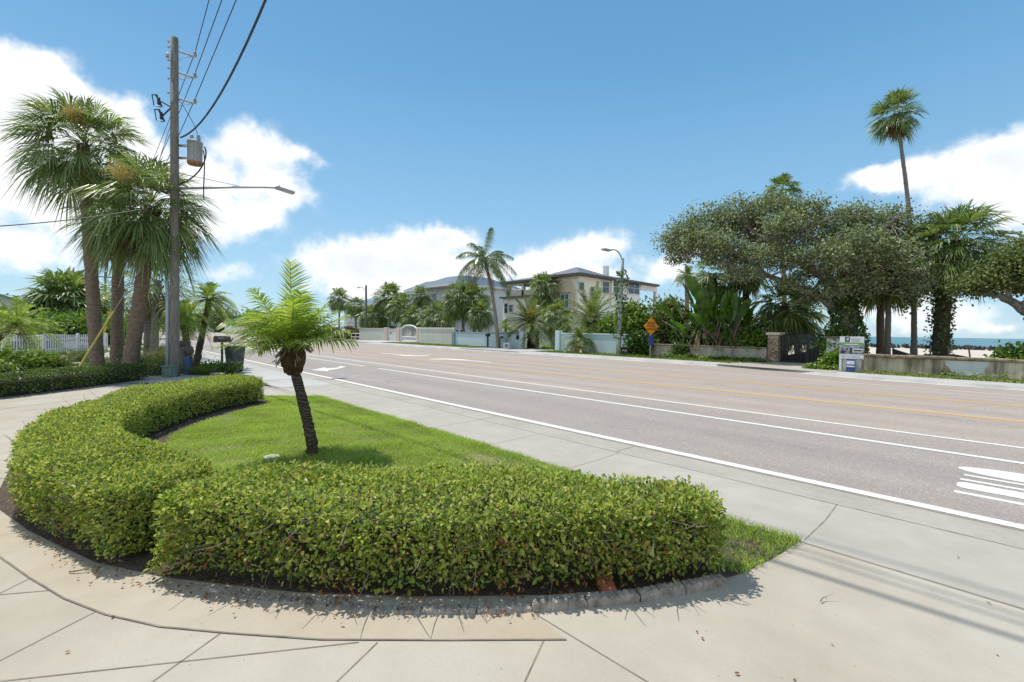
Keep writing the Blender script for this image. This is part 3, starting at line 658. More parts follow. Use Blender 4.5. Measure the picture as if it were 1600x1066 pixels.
# the border band tapers into the joint at its right end
sheet('driveway_border', BIN[::1]+BOUT[::-1], .050, M['concrete_band'])
mb = MB()
def strip(mb, pts, w, z, m=0):
    P = np.array([A3(p[0], p[1], 0) for p in pts]); T = np.gradient(P, axis=0); T = unit(T); S = np.stack([-T[:, 1], T[:, 0], T[:, 2]*0], 1)*w/2
    n = len(P); V = np.concatenate([P-S, P+S]); V[:, 2] = z
    mb.add(V, [(i, i+1, n+i+1, n+i) for i in range(n-1)], m=m); return mb
JW = .0085
strip(mb, BOUT, .011, .0514)
for a, b in (((-60, 1062), (175, 942)), ((-40, 946), (45, 904)), ((-40, 932), (89, 921)), ((160, 1120), (357, 980)), ((-30, 1067), (560, 1003)), ((505, 1085), (590, 1003)), ((815, 1075), (850, 999)), ((357, 980), (390, 938)), ((0, 690), (-90, 700)), ((0, 795), (-50, 800))):
    p, q = G(*a, .05), G(*b, .05); strip(mb, [p, (p+q)/2, q], JW, .0478)
p = G(830, 955, .05); strip(mb, [p, (p+A3(0, 1.98, 0))/2+A3(-.2, 0, 0), (-1.0, 1.98), (6, 1.98)], JW, .0478)
strip(mb, [(-1.1, 4.21), (3, 4.21), (9, 4.21)], JW, .0515)
for x in (-1.1, -3.61, -5.13, -6.65, -8.2, -9.7, -11.2, 1.9, 4.9): strip(mb, [(x, 4.25), (x, 4.9), (x-.03, 5.42)], JW, .0515)
for x in range(-30, -13, 3): strip(mb, [(x, 4.0), (x, 4.6), (x, 5.42)], JW, .0535)
strip(mb, [(-13.6, 5.41), (20, 5.41)], .02, .0515)
for x in (-10, -6.9, -3.8, .2): strip(mb, [(x, 5.56), (x, 5.8), (x, 6.03)], .012, .0105)
tag(mb.build('pavement_joints', M['joint']), kind='structure')
# far side kerb, pavement
def offs(pts, d): return [(x, y+d) for x, y in pts]
mb = MB(); K = KERB
for (x0, y0), (x1, y1) in zip(K[:-1], K[1:]):
    mb.face([(x0, y0-.35, .006), (x1, y1-.35, .006), (x1, y1, .014), (x0, y0, .014)], 0)
    mb.face([(x0, y0, .014), (x1, y1, .014), (x1, y1+.06, .12), (x0, y0+.06, .12)], 0)
    mb.face([(x0, y0+.06, .12), (x1, y1+.06, .12), (x1, y1+.22, .125), (x0, y0+.22, .125)], 0)
tag(mb.build('kerb_far', M['kerb']), kind='structure')
mb = MB()
for (x0, y0), (x1, y1) in zip(K[:-1], K[1:]):
    mb.face([(x0, y0+.22, .11), (x1, y1+.22, .11), (x1, y1+1.5, .12), (x0, y0+1.5, .12)])
tag(mb.build('pavement_far', M['sidewalk_new']), kind='structure')
mb = MB(); XS = np.linspace(-420, 60, 60)
for x0, x1 in zip(XS[:-1], XS[1:]): mb.face([(x0, kerbY(x0)+1.5, .10), (x1, kerbY(x1)+1.5, .10), (x1, 33.5 if x1 < -10 else 29.5, .10), (x0, 33.5 if x1 < -10 else 29.5, .10)])
tag(mb.build('verge_far', M['lawnbase']), kind='structure')
for x0, x1, m in ((-62, -52, 'sidewalk_new'), (-33.2, -26.4, 'sidewalk_new'), (-10.2, -5.6, 'sidewalk')):
    sheet('driveway_apron', [(x0-.4, kerbY(x0)+.02), (x1+.4, kerbY(x1)+.02), (x1, 34), (x0, 34)], .128, M[m])

# ------------------------------------------------------------------ road markings
def marking(name, polys, m):
    mb = MB()
    for p in polys: mb.prism(p, .002, .0045)
    return tag(mb.build(name, M[m]), kind='structure')
def segs(x0, x1, y0, y1):
    n = max(1, int((x1-x0)/6)); q = np.linspace(x0, x1, n+1); return [rect(a, y0, b, y1) for a, b in zip(q[:-1], q[1:])]
def line(name, y, w, m, x0=-300, x1=60):
    mb = MB()
    for r in segs(x0, x1, y-w/2, y+w/2): mb.face([(x, yy, .005) for x, yy in r])
    return tag(mb.build(name, M[m]), kind='structure')
line('edge_line', 6.21, .16, 'paint_white')
mbs = MB()
for r in segs(-18.7, 60, 9.33, 9.47)+segs(-300, -20.2, 9.42, 9.55): mbs.face([(x, yy, .005) for x, yy in r])
tag(mbs.build('bike_lane_line', M['paint_white']), kind='structure')
line('lane_line', 10.72, .13, 'paint_white'); line('centre_line', 14.07, .15, 'paint_yellow'); line('centre_line_far', 17.25, .15, 'paint_yellow'); line('edge_line_far', 20.45, .11, 'paint_white', -27, 60)
def arrow(name, cx, cy, s=1., flip=1, rev=1):       # a turn arrow, shaft along X then bent across
    P = [(-1.6, -.08), (.15, -.08), (.55, -.30), (.42, -.62), (1.15, -.42), (1.45, .05), (1.05, .02), (.9, -.05), (.35, .12), (-1.6, .08)]
    P = [(0, 0)]*0+P
    q = [(cx+rev*x*s, cy+flip*y*s*1.5) for x, y in P]; return marking(name, [q], 'paint_white')
# right-turn arrow of the kerb lane and two arrows in the centre turn lane
marking('turn_arrow', [[G(*q)[:2] for q in ((487, 578.6), (508, 574.2), (509, 576), (528, 574.6), (531, 572.2), (541, 573.2), (523, 577.6), (512, 578.2), (514, 580.2))]], 'paint_white')
marking('turn_arrow', [[(-30.3, 15.35), (-27.6, 15.6), (-27.6, 15.1), (-26.2, 15.75), (-26.2, 16.9), (-26.7, 16.9), (-26.9, 16.2), (-27.7, 16.2), (-27.7, 15.95), (-30.3, 15.6)]], 'paint_white')
marking('turn_arrow', [[(-19.2, 16.35), (-21.6, 16.1), (-21.6, 16.65), (-23.2, 15.9), (-23.2, 14.8), (-22.7, 14.8), (-22.5, 15.5), (-21.6, 15.55), (-21.6, 15.8), (-19.2, 16.1)]], 'paint_white')
marking('turn_arrow', [[(-39, 7.4), (-36.6, 7.3), (-36.6, 6.9), (-35, 7.5), (-36.6, 8.1), (-36.6, 7.7), (-39, 7.6)]], 'paint_white')
X0, XL = -.38, 2.2                                    # the word ONLY, read by a driver coming from the left
def arc(cx, cy, rx, ry, a0, a1, n=10): return [(cx+rx*math.cos(a0+(a1-a0)*i/n), cy+ry*math.sin(a0+(a1-a0)*i/n)) for i in range(n+1)]
ol = 8.40
marking('painted_word', [
    arc(X0+.55, ol, .62, .25, PI/2, 3*PI/2, 12)+[(X0+.62, ol-.25), (X0+.62, ol+.25)],
    rect(X0+.62, ol+.12, XL-.6, ol+.25), rect(X0+.62, ol-.25, XL-.6, ol-.12), arc(XL-.6, ol, .6, .25, -PI/2, PI/2, 12),
    rect(X0+.01, 7.98, XL, 8.06), rect(X0-.01, 7.70, XL, 7.79), [(X0+.9, 7.79), (XL-.05, 7.98), (XL, 7.98), (XL, 7.92), (X0+1.2, 7.79)],
    [(X0-.02, 7.36), (X0-.02, 7.54), (X0+.04, 7.60), (XL, 7.60), (XL, 7.47), (X0+.62, 7.47), (X0+.62, 7.30), (X0+.04, 7.30)],
    rect(X0-.02, 7.02, X0+1.2, 7.12), [(X0+1.2, 7.02), (XL, 6.82), (XL, 6.92), (X0+1.2, 7.12)], [(X0+1.2, 7.03), (X0+1.2, 7.12), (XL, 7.32), (XL, 7.22)]], 'paint_white')

# ------------------------------------------------------------------ the planted island in front
LAWN = [(-12.25, 3.0), (-11.3, 4.2), (-9.6, 4.22), (-3.3, 4.22), (-1.13, 4.20), (-1.16, 3.8), (-1.23, 3.36), (-1.30, 3.10), (-1.64, 2.58), (-1.95, 2.12), (-2.45, 1.52), (-3.0, .97), (-3.7, .42), (-4.3, .05), (-5.3, -.33), (-6.3, -.62), (-7.5, -.62), (-8.6, -.35), (-9.6, .0), (-10.8, .55), (-11.9, 1.2), (-12.5, 2.4)]
def mound(x, y): return .055+.05*np.exp(-((x+6.5)/3.2)**2-((y-2.6)/1.1)**2)
def grid_sheet(name, poly, step, zf, m):
    q = np.asarray(poly); xs = np.arange(q[:, 0].min()-step, q[:, 0].max()+step, step); ys = np.arange(q[:, 1].min()-step, q[:, 1].max()+step, step)
    Xg, Yg = np.meshgrid(xs, ys, indexing='ij'); nx, ny = Xg.shape
    V = np.stack([Xg.ravel(), Yg.ravel(), zf(Xg.ravel(), Yg.ravel())], 1); I = np.arange(nx*ny).reshape(nx, ny)
    Q = np.stack([I[:-1, :-1], I[1:, :-1], I[1:, 1:], I[:-1, 1:]], -1).reshape(-1, 4); c = V[Q].mean(1); Q = Q[inpoly(c, q)]
    return tag(MB().add(V, Q).build(name, m, smooth=True), kind='structure')
sheet('planting_bed', LAWN, .0555, M['soil'])
GR = [(-12.1, 3.0), (-11.3, 4.16), (-9.6, 4.2), (-3.3, 4.2), (-1.9, 3.95), (-2.4, 2.9), (-3.3, 2.3), (-3.6, 1.6), (-4.1, 1.0), (-5.6, .72), (-7.2, .62), (-8.5, .95), (-9.6, 1.65), (-10.9, 3.0)]
grid_sheet('lawn', GR, .06, lambda x, y: mound(x, y)+.006, M['lawnbase'])
P = scatter(GR, 5200); d = np.hypot(P[:, 0], P[:, 1])
bare = np.exp(-((P[:, 0]+4.6)/.5)**2-((P[:, 1]-3.75)/.18)**2)+.8*np.exp(-((P[:, 0]+9.2)/.6)**2-((P[:, 1]-1.9)/.35)**2)
P = P[rng.random(len(P)) > bare*.75+.25*(vnoise(P, 2.2) > .35)+.30*(vnoise(P, 9.) > .4)]
E2 = scatter([(-12.2, 3.0), (-11.3, 4.26), (-1.1, 4.26), (-1.12, 4.0), (-3.3, 4.05), (-9.6, 4.05), (-11.2, 4.0), (-12, 2.95)], 2500)
TIP = scatter([(-1.95, 4.22), (-1.10, 4.22), (-1.14, 3.8), (-1.22, 3.3), (-1.42, 3.25), (-1.8, 3.7)], 4200)
TIP = TIP[rng.random(len(TIP)) > .6*(vnoise(TIP, 9.) > .15)]
P = np.concatenate([P, E2, TIP]); B = np.column_stack([P, mound(P[:, 0], P[:, 1])]); D = rnd_dirs(len(P))*.55+A3(0, 0, 1)
mb = MB(); add_blades(mb, B, D, rng.uniform(.025, .07, len(P))*(1+.25*vnoise(P, 1.6)+.45*vnoise(P, 11.)), rng.uniform(.0035, .008, len(P)), .6)
tag(mb.build('lawn_grass', M['grass']), 'bright green mown grass of the island between the hedges', 'grass', kind='stuff')

def resample(pts, n):
    P = np.asarray(pts, float); s = np.concatenate([[0], np.cumsum(np.linalg.norm(np.diff(P, axis=0), axis=1))]); u = np.linspace(0, s[-1], n)
    Q = np.stack([np.interp(u, s, P[:, j]) for j in range(P.shape[1])], 1)
    k = np.ones(9)/9; R = Q.copy()
    for j in range(P.shape[1]):
        pad = np.pad(Q[:, j], 4, mode='reflect', reflect_type='odd'); R[:, j] = np.convolve(pad, k, 'valid')
    return R
def hedge(label, pairs, H, dens, L, W, leafm='hedge', loc=None, twigs=80, dead=30, side_dens=1., name='clipped_hedge', rough=.05, cap=(.35, .35), lo=.05, simple=False, shag=.05):
    PP = np.array([(*o, *i) for o, i in pairs]); R = resample(PP, 160); O, I = R[:, :2], R[:, 2:]
    z0 = .06; loc = loc if loc is not None else A3(*((O+I)/2)[80], z0)
    t = thing(name, label, 'hedge', loc, 'clipped hedges')
    T = unit(np.gradient((O+I)/2, axis=0)); Nn = unit(O-I)
    seg = np.linalg.norm(np.gradient(O, axis=0), axis=1); width = np.linalg.norm(O-I, axis=1)
    def at(A, u): k = u*159; i = np.clip(k.astype(int), 0, 158); f = (k-i)[:, None]; return A[i]*(1-f)+A[i+1]*f
    Lt = seg.sum(); ar = {'o': Lt*H*1.05*side_dens, 't': Lt*width.mean(), 'i': np.linalg.norm(np.gradient(I, axis=0), axis=1).sum()*H}
    mb = MB(); Pall = []
    def place(P, N, n):
        lump = rough*(vnoise(P, 3.1)+.6*vnoise(P+P[:, 2:3]*1.3, 7.))
        dep = -np.abs(rng.normal(size=n))*shag+rng.random(n)*shag*.8
        P = P+N*(lump+dep)[:, None]
        D = unit(N*.6+rnd_dirs(n)*.95+A3(0, 0, .25)); Nm = unit(N*.55+A3(0, 0, 1.)+rnd_dirs(n)*.5)
        sz = .5+.95*rng.random(n)**1.3; add_leaves(mb, P, D, Nm, L*sz, W*sz, 0, simple=simple); Pall.append(P)
    r = .09
    for side in 'oti':
        n = int(ar[side]*dens); u = rng.random(n)
        o, i, nn = at(O, u), at(I, u), unit(at(Nn, u))
        if side == 't':
            f = rng.random(n)[:, None]; w = np.linalg.norm(o-i, axis=1)[:, None]; e = np.minimum(f, 1-f)*w
            z = H-np.clip(r-e[:, 0], 0, r)*.55; xy = o*(1-f)+i*f
            N = np.column_stack([nn*np.where(f < .5, 1, -1)*np.exp(-e/r*1.5)*.8, np.ones(n)])
        else:
            z = lo+(H-lo)*rng.random(n)**.85
            ins = np.where(z > H-r, (z-(H-r))**2/r*.8, 0)+.03*np.clip(1-z/H*1.6, 0, 1)*(side == 'o')
            sg = 1 if side == 'o' else -1; xy = (o if side == 'o' else i)-nn*sg*ins[:, None]
            N = np.column_stack([nn*sg, np.clip((z-(H-2*r))/r, 0, 1)*.8])
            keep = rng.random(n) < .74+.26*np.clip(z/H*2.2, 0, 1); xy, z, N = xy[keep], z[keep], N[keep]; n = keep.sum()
            cl = vnoise(np.column_stack([xy[:, 0]*1.0+z*1.3, xy[:, 1]+z*2.1]), 17.) > -.48; xy, z, N = xy[cl], z[cl], N[cl]; n = cl.sum()
        place(np.column_stack([xy, z+z0]), unit(N), n)
    for e, sgn, cp in ((0, -1, cap[0]), (159, 1, cap[1])):
        w = width[e]; n = int(w*H*dens*1.7); f = rng.random(n); z = lo+(H-lo)*rng.random(n); bul = np.sqrt(np.clip(1-(2*f-1)**2, 0, 1))
        xy = O[e]*(1-f)[:, None]+I[e]*f[:, None]+T[e]*sgn*(cp*bul)[:, None]*(1-.25*np.clip((z-(H-r))/r, 0, 1))[:, None]
        N = unit(np.column_stack([T[e]*sgn*bul[:, None]+Nn[e]*(1-2*f)[:, None], np.clip((z-(H-r))/r, 0, 1)])); place(np.column_stack([xy, z+z0]), N, n)
        n = int(w*cp*dens*.9); f = rng.random(n); b = rng.random(n)*np.sqrt(np.clip(1-(2*f-1)**2, 0, 1))
        xy = O[e]*(1-f)[:, None]+I[e]*f[:, None]+T[e]*sgn*(cp*b)[:, None]; place(np.column_stack([xy, np.full(n, H+z0-.02)-.04*b**2]), np.tile(A3(0, 0, 1), (n, 1)), n)
    mb.build('foliage', M[leafm], t)
    # woody inside
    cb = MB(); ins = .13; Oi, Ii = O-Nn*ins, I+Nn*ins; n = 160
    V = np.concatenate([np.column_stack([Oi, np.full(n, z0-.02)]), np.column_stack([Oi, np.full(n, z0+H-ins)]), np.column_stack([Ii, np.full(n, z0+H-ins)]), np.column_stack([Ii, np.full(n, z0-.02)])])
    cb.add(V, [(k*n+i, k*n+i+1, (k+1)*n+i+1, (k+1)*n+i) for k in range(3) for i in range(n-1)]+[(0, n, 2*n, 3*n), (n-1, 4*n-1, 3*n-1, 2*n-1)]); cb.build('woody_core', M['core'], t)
    tb = MB()
    for k in range(twigs):
        u = np.array([rng.random()]); o = at(O, u)[0]; nn = at(Nn, u)[0]; z = z0+.05+rng.random()*H*.7
        p = A3(*(o-nn*(.05+.10*rng.random())), z-.05-rng.random()*.12); q = A3(*(o+nn*(.05*rng.random()-.03)+rng.normal(size=2)*.06), z+.06)
        tb.tube(bezier([p, (p+q)/2+rng.normal(size=3)*.07, q], 6), np.linspace(.004, .0016, 6), 4, cap=False)
        if k % 2 == 0:
            e = at(O, u)[0]-nn*rng.random()*.25; p = A3(*e, z0+H*rng.uniform(.55, .95)); d_ = rnd_dirs(1)[0]*.12; tb.tube([p, p+d_+A3(*nn, 0)*.06, p+d_*1.6+A3(*nn, 0)*.11+A3(0, 0, .03)], [.004, .003, .0015], 4, cap=False)
    if twigs: tb.build('twigs', M['twig'], t)
    if dead:
        db = MB(); 
        for k in range(dead):
            u = np.array([rng.random()]); o = at(O, u)[0]; nn = at(Nn, u)[0]; p = A3(*(o+nn*.03*rng.random()), z0+.02+rng.random()**1.5*H*.7); m_ = rng.integers(2, 7)
            add_leaves(db, p+rng.normal(size=(m_, 3))*.025, rnd_dirs(m_)-A3(0, 0, .5), rnd_dirs(m_), L*1.1, W*.8, 0)
        db.build('dead_leaves', M['dead_leaf'], t)
    return t
LEFT = [((-12.1, 2.55), (-11.15, 2.85)), ((-11.7, 1.5), (-10.5, 2.0)), ((-10.8, .62), (-9.75, 1.35)), ((-9.6, .05), (-8.75, .75)), ((-8.4, -.34), (-7.9, .42)), ((-7.4, -.47), (-7.1, .27)), ((-6.6, -.50), (-6.4, .30)), ((-5.8, -.42), (-5.75, .48)), ((-5.0, -.25), (-5.1, .70)), ((-4.45, -.02), (-4.58, .82)), ((-4.20, .08), (-4.40, .74))]
FRONT = [((-3.66, .41), (-4.0, 1.10)), ((-3.45, .57), (-3.9, 1.32)), ((-2.87, 1.05), (-3.62, 1.82)), ((-2.30, 1.62), (-3.12, 2.34)), ((-1.87, 2.20), (-2.52, 2.70)), ((-1.57, 2.65), (-2.02, 3.04)), ((-1.36, 3.00), (-1.66, 3.30))]
hedge('long clipped green hedge sweeping round the left edge of the lawn', LEFT, .515, 4700, .029, .0175, twigs=110, dead=30, cap=(.1, .10), shag=.065)
hedge('wide clipped green hedge nearest the camera with bare twigs and orange dead leaves low down', FRONT, .515, 4900, .033, .020, twigs=170, dead=90, cap=(.16, .16), shag=.085, rough=.06)

# ------------------------------------------------------------------ edging blocks, brick, twigs by the front hedge
EDG = [G(*q, .05) for q in ((1131, 912), (1066, 924), (996, 936), (914, 944), (830, 951), (745, 955), (660, 955), (575, 950), (490, 943), (405, 931), (330, 918))]
wordy = ['rightmost scalloped concrete edging block beside the grass tip', 'scalloped concrete edging block second from the grass tip', 'scalloped concrete edging block third from the grass tip', 'scalloped concrete edging block in front of the orange brick', 'scalloped edging block where the tan border band ends']
for i, (a, b) in enumerate(zip(EDG[:-1], EDG[1:])):
    L_ = np.linalg.norm(b-a); c = (a+b)/2; rz = math.atan2(b[1]-a[1], b[0]-a[0]); n = 9; mb = MB()
    prof = []
    for k in range(n*5+1):
        u = k/(n*5.); prof.append((-L_*.485+L_*.97*u, abs(math.sin(u*7*PI))**.6*.013+.045-.028*(i > 3)-.02*(i > 5)))
    V = []; w = .035
    for x, z in prof: V += [(x, -w, -.03), (x, -w, z-.008), (x, -w+.012, z), (x, w-.012, z), (x, w, z-.008), (x, w, -.03)]
    V = np.array(V)+rng.normal(size=(len(V), 3))*.0025; cs, sn = math.cos(rz), math.sin(rz); tl = rng.normal()*.10
    V[:, 1] += V[:, 2]*tl
    W = V.copy(); W[:, 0] = V[:, 0]*cs-V[:, 1]*sn; W[:, 1] = V[:, 0]*sn+V[:, 1]*cs; K_ = len(prof)
    q = [(k*6+j, k*6+j+1, (k+1)*6+j+1, (k+1)*6+j) for k in range(K_-1) for j in range(5)]+[(0, 5, 4, 1), (1, 4, 3, 2), ((K_-1)*6+0, (K_-1)*6+1, (K_-1)*6+4, (K_-1)*6+5), ((K_-1)*6+1, (K_-1)*6+2, (K_-1)*6+3, (K_-1)*6+4)]
    mb.add(W+c+A3(0, 0, .0), q); o = mb.build('edging_block', M['edging'], smooth=False, loc=c)
    tag(o, wordy[i] if i < 5 else 'half buried concrete edging block under the wide hedge', 'edging block', 'scalloped edging blocks along the bed')
p = G(945, 914, .08); mb = MB().box(p+A3(0, 0, .01), (.10, .21, .075), rz=.9, bev=.012, rx=.15); tag(mb.build('brick', M['terracotta'], loc=p), 'orange terracotta brick lying in the mulch under the hedge', 'brick')
p = G(425, 714, .1); mb = MB().lathe(A3(p[0], p[1], mound(p[0], p[1])), [(0, .035), (.08, .035), (.095, .025), (.095, -.02)], 18); tag(mb.build('sprinkler_cover', M['kerb'], loc=p), 'small round pale concrete lid in the lawn behind the hedge', 'lid')
def ground_twig(label, pts, r=.005):
    P = bezier(pts, 9); P[:, 2] = .055+r+np.abs(np.sin(np.linspace(0, 3, 9)))*.012; mb = MB().tube(P, np.linspace(r, r*.4, 9), 5)
    q = P[5]; mb.tube([q, q+A3(.04, .05, .02)], [r*.6, r*.2], 4); tag(mb.build('fallen_twig', M['twig'], loc=P[0]), label, 'twig', 'fallen twigs on the concrete')
ground_twig('long curved twig on the tan border left of the hedge notch', [G(108, 896, .05), G(140, 898, .05), G(172, 880, .05)], .006)
ground_twig('short forked twig lying before the middle of the front hedge', [G(690, 950, .05), G(700, 966, .05), G(722, 958, .05)], .004)
ground_twig('thin twig on the driveway below the rightmost edging block', [G(1135, 935, .05), G(1150, 942, .05), G(1170, 946, .05)], .004)
ground_twig('small curved twig on the driveway among the wire shadows', [G(1282, 942, .05), G(1287, 936, .05), G(1292, 939, .05)], .004)
mb = MB(); q = []
for i in range(230):
    k = rng.integers(0, len(BIN)-4)+3; f = rng.random(); b = A3(*BIN[k], 0)*(1-f)+A3(*BIN[min(k+1, len(BIN)-1)], 0)*f; b = b+A3(.07*rng.normal()+.03, -.07*abs(rng.normal())+.06, 0); b[2] = .06+.01*rng.random(); q.append(b)
for i in range(16): b = G(rng.uniform(0, 1600), rng.uniform(870, 1060), .056); q.append(b)
q = np.array(q); add_leaves(mb, q, rnd_dirs(len(q))*A3(1, 1, .25), rnd_dirs(len(q))*.5+A3(0, 0, 1), .03*rng.uniform(.4, 1.2, len(q)), .016, simple=True)
tag(mb.build('leaf_litter', M['dead_leaf']), 'dry leaf litter scattered along the edge of the hedge', 'leaf litter', kind='stuff')

# ------------------------------------------------------------------ small pygmy palm on the lawn
pb = A3(-6.0, 2.14, mound(-6.0, 2.14)); DP = 5.87
t = thing('pygmy_palm', 'small pygmy date palm with a bulging brown crown base, alone on the front lawn', 'palm tree', pb)
path = [AD(x, y, DP) for x, y in ((491, 724), (487, 690), (479, 652), (470, 615), (462, 585), (457, 562))]; path[0] = pb-A3(0, 0, .05)
P = np.array(path); s = np.linspace(0, 1, 46); si = np.linspace(0, 1, 6); Q = np.stack([np.interp(s, si, P[:, j]) for j in range(3)], 1)
mb = MB().tube(Q, (.072-.016*s)*(1+.03*np.sin(s*150)+.05*rng.normal(size=46)), 14)
for k in range(14):                                     # old leaf scars, a knobbly trunk
    i = rng.integers(1, 38); a = rng.random()*6.28; c = A3(math.cos(a), math.sin(a), 0); p = Q[i]+c*(.068-.016*s[i]); mb.tube([p-A3(0, 0, .012), p+c*.014+A3(0, 0, .018)], [.011, .005], 4)
mb.build('trunk', M['pygmybark'], t, smooth=True)
top = AD(456, 541, DP); bc = AD(458, 560, DP)
mb = MB(); prof = [(.065, -.215), (.095, -.17), (.128, -.09), (.142, 0), (.138, .07), (.11, .14), (.07, .19)]
mb.lathe(bc, prof, 20); mb.v[0] += rng.normal(size=mb.v[0].shape)*.006
for k in range(170):
    a = rng.random()*6.28; z = rng.uniform(-.17, .14); r = np.interp(z, [q[1] for q in prof], [q[0] for q in prof]); c = A3(math.cos(a), math.sin(a), 0); p = bc+c*r*.97+A3(0, 0, z); mb.tube([p-A3(0, 0, .02), p+c*.010+A3(0, 0, .022)], [.011, .005], 4)
mb.build('boot', M['boot'], t, smooth=True)
mb = MB()
for k in range(42):                                      # cut grey leaf stalks
    a = k*2.4+rng.normal()*.2; el = rng.uniform(-.9, .7); d = A3(math.cos(a)*math.cos(el), math.sin(a)*math.cos(el), math.sin(el)); L_ = rng.uniform(.10, .24)
    o = bc+A3(0, 0, .13+.03*rng.random())+d*.05; mb.tube(bezier([o, o+d*L_*.7+A3(0, 0, .05), o+d*L_-A3(0, 0, .10*rng.random())], 5), [.013, .012, .011, .009, .006], 4)
    if rng.random() < .5:
        add_leaves(mb, np.repeat([o+d*L_*.9], 5, 0), d+rnd_dirs(5)*.5-A3(0, 0, .4), rnd_dirs(5), .09, .012, simple=True)
mb.build('leaf_stalks', M['twig'], t)
mb = MB()
for k in range(25):
    f = (k+.5)/25; el = math.asin(.92-f*.67); az = k*2.39996+rng.normal()*.2; d = A3(math.cos(az)*math.cos(el), math.sin(az)*math.cos(el), math.sin(el))
    pinnate_frond(mb, top+d*.05, d, rng.uniform(.68, .95)*(.72+.28*math.sin(el)**.5), rng.uniform(.14, .28)*math.cos(el)+.02, 26, .34, .018, 0, .16, .30, start=.14, fwd=.42, rach=.010, tw=rng.normal()*.2)
pinnate_frond(mb, top, A3(.03, -.03, 1), 1.05, .0, 26, .31, .017, 0, .40, .05, start=.30, rach=.012)
for d, L_, dr in ( (A3(*(-CAMR*.75+A3(0, 0, .62))), 1.05, .35), (A3(*(-CAMR*.95+A3(0, 0, .55))), 1.0, .34), (A3(*(CAMR*.8+A3(0, 0, .6))), .72, .40), (A3(*(-CAMR*.9-CAMF*.2+A3(0, 0, .22))), .95, .26), (A3(*(-CAMR*.35-CAMF*.9+A3(0, 0, .35))), .55, .45)):
    pinnate_frond(mb, top, d, L_, dr, 28, .34, .018, 0, .2, .2, start=.14, rach=.011)
mb.build('crown', M['pygmy'], t)

# ------------------------------------------------------------------ garden left of the driveway
BED = [(-15.1, -1.35), (-16.2, -.13), (-17.2, .9), (-16.4, 2.3), (-14.3, 3.62), (-14.6, 3.9), (-31, 3.9), (-31, 4.22), (-90, 4.22), (-90, -60), (-14, -60), (-14.2, -14), (-14.4, -3)]
sheet('garden_bed', BED, .058, M['gravel'])
BACK = [((-14.75, -2.9), (-15.6, -3.1)), ((-15.12, -1.35), (-15.95, -1.6)), ((-16.15, -.22), (-16.8, -.75)), ((-17.1, .68), (-17.75, .15)), ((-17.9, 1.35), (-18.5, .8))]
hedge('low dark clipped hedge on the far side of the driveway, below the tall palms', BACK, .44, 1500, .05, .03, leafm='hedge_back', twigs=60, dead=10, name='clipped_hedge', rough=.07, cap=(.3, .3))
mb = MB(); P = scatter([(-16.9, 2.6), (-16.3, 2.4), (-14.25, 3.6), (-14.6, 3.92), (-16.6, 3.6)], 3000); B = np.column_stack([P, np.full(len(P), .06)]); add_blades(mb, B, rnd_dirs(len(P))*.5+A3(0, 0, 1), rng.uniform(.04, .09, len(P)), .008, .5)
tag(mb.build('grass_patch', M['grass']), 'pointed patch of green grass at the corner by the grey bin', 'grass', kind='stuff')
VP_ = scatter([(-33, -3), (-20, 1), (-19, 3.8), (-40, 3.9), (-60, 3.9), (-60, -8)], 45); VP_ = VP_[vnoise(VP_, .8) > .05]
mb = MB(); B = np.repeat(np.column_stack([VP_, np.full(len(VP_), .06)]), 9, 0)+rng.normal(size=(len(VP_)*9, 3))*A3(.06, .06, 0); add_blades(mb, B, rnd_dirs(len(B))*.7+A3(0, 0, 1), rng.uniform(.08, .2, len(B)), .014, .5)
tag(mb.build('ground_cover', M['grass_far']), 'low green ground cover growing through the pale gravel', 'ground cover', kind='stuff')

def pt(x, yb, dep, z=.06):                                # a foot point on the ground at a distance along a sight line
    q = AD(x, yb, dep); q[2] = z; return q
cabbage_palm('tallest cabbage palm of the left clump, its crown highest with tan flower stalks', pt(153, 580, 16.4), AD(130, 226, 16.6), 1.12, .205, .17, 66, 'cabbage palms of the left clump', 'palmbark_warm', (.0, .0), 2, 8, 42, elmin=-.75, pet=.85, bd=.5, w=.021)
cabbage_palm('thick cabbage palm beside the utility pole with a drooping dark skirt', pt(199, 580, 15.8), AD(236, 322, 15.6), 1.12, .225, .19, 70, 'cabbage palms of the left clump', 'palmbark_warm', (.0, .05), 1, 14, 42, elmin=-.95, pet=.78, bd=.5, w=.021)
cabbage_palm('slim cabbage palm standing half hidden between the two big ones', pt(182, 575, 17.6), AD(186, 345, 17.8), .95, .2, .17, 26, 'cabbage palms of the left clump', 'palmbark', (0, 0), 0, 8, 26, elmin=-.8)
cabbage_palm('slender grey palm, left one of the pair behind the utility pole', pt(232, 560, 24.), AD(229, 448, 24.2), 1.15, .19, .15, 26, 'slender grey palms behind the pole', 'palmbark_grey', (0, 0), 0, 10, 20, elmin=-.9)
cabbage_palm('slender grey palm, right one of the pair behind the utility pole', pt(239, 562, 23.4), AD(246, 438, 23.6), 1.25, .19, .15, 26, 'slender grey palms behind the pole', 'palmbark_grey', (.1, 0), 0, 10, 20, elmin=-.9)
feather_palm('pygmy date palm with a trunk leaning right, by the brown mailbox', pt(304, 570, 17.8), AD(327, 468, 18.2), 1.15, 44, 'pygmy', 'pygmybark', .12, .085, 'pygmy palms of the left garden', name='pygmy_palm', nl=32, ll=.26, w=.016, droop=.6, boots=20, old=3, elmin=-.25)
feather_palm('short pygmy palm with a dark bulb of old leaves against the utility pole', pt(298, 582, 16.6), AD(287, 496, 17.0), 1.1, 34, 'pygmy', 'pygmybark', .10, .11, 'pygmy palms of the left garden', name='pygmy_palm', nl=30, ll=.26, w=.016, droop=.65, boots=26, old=6)
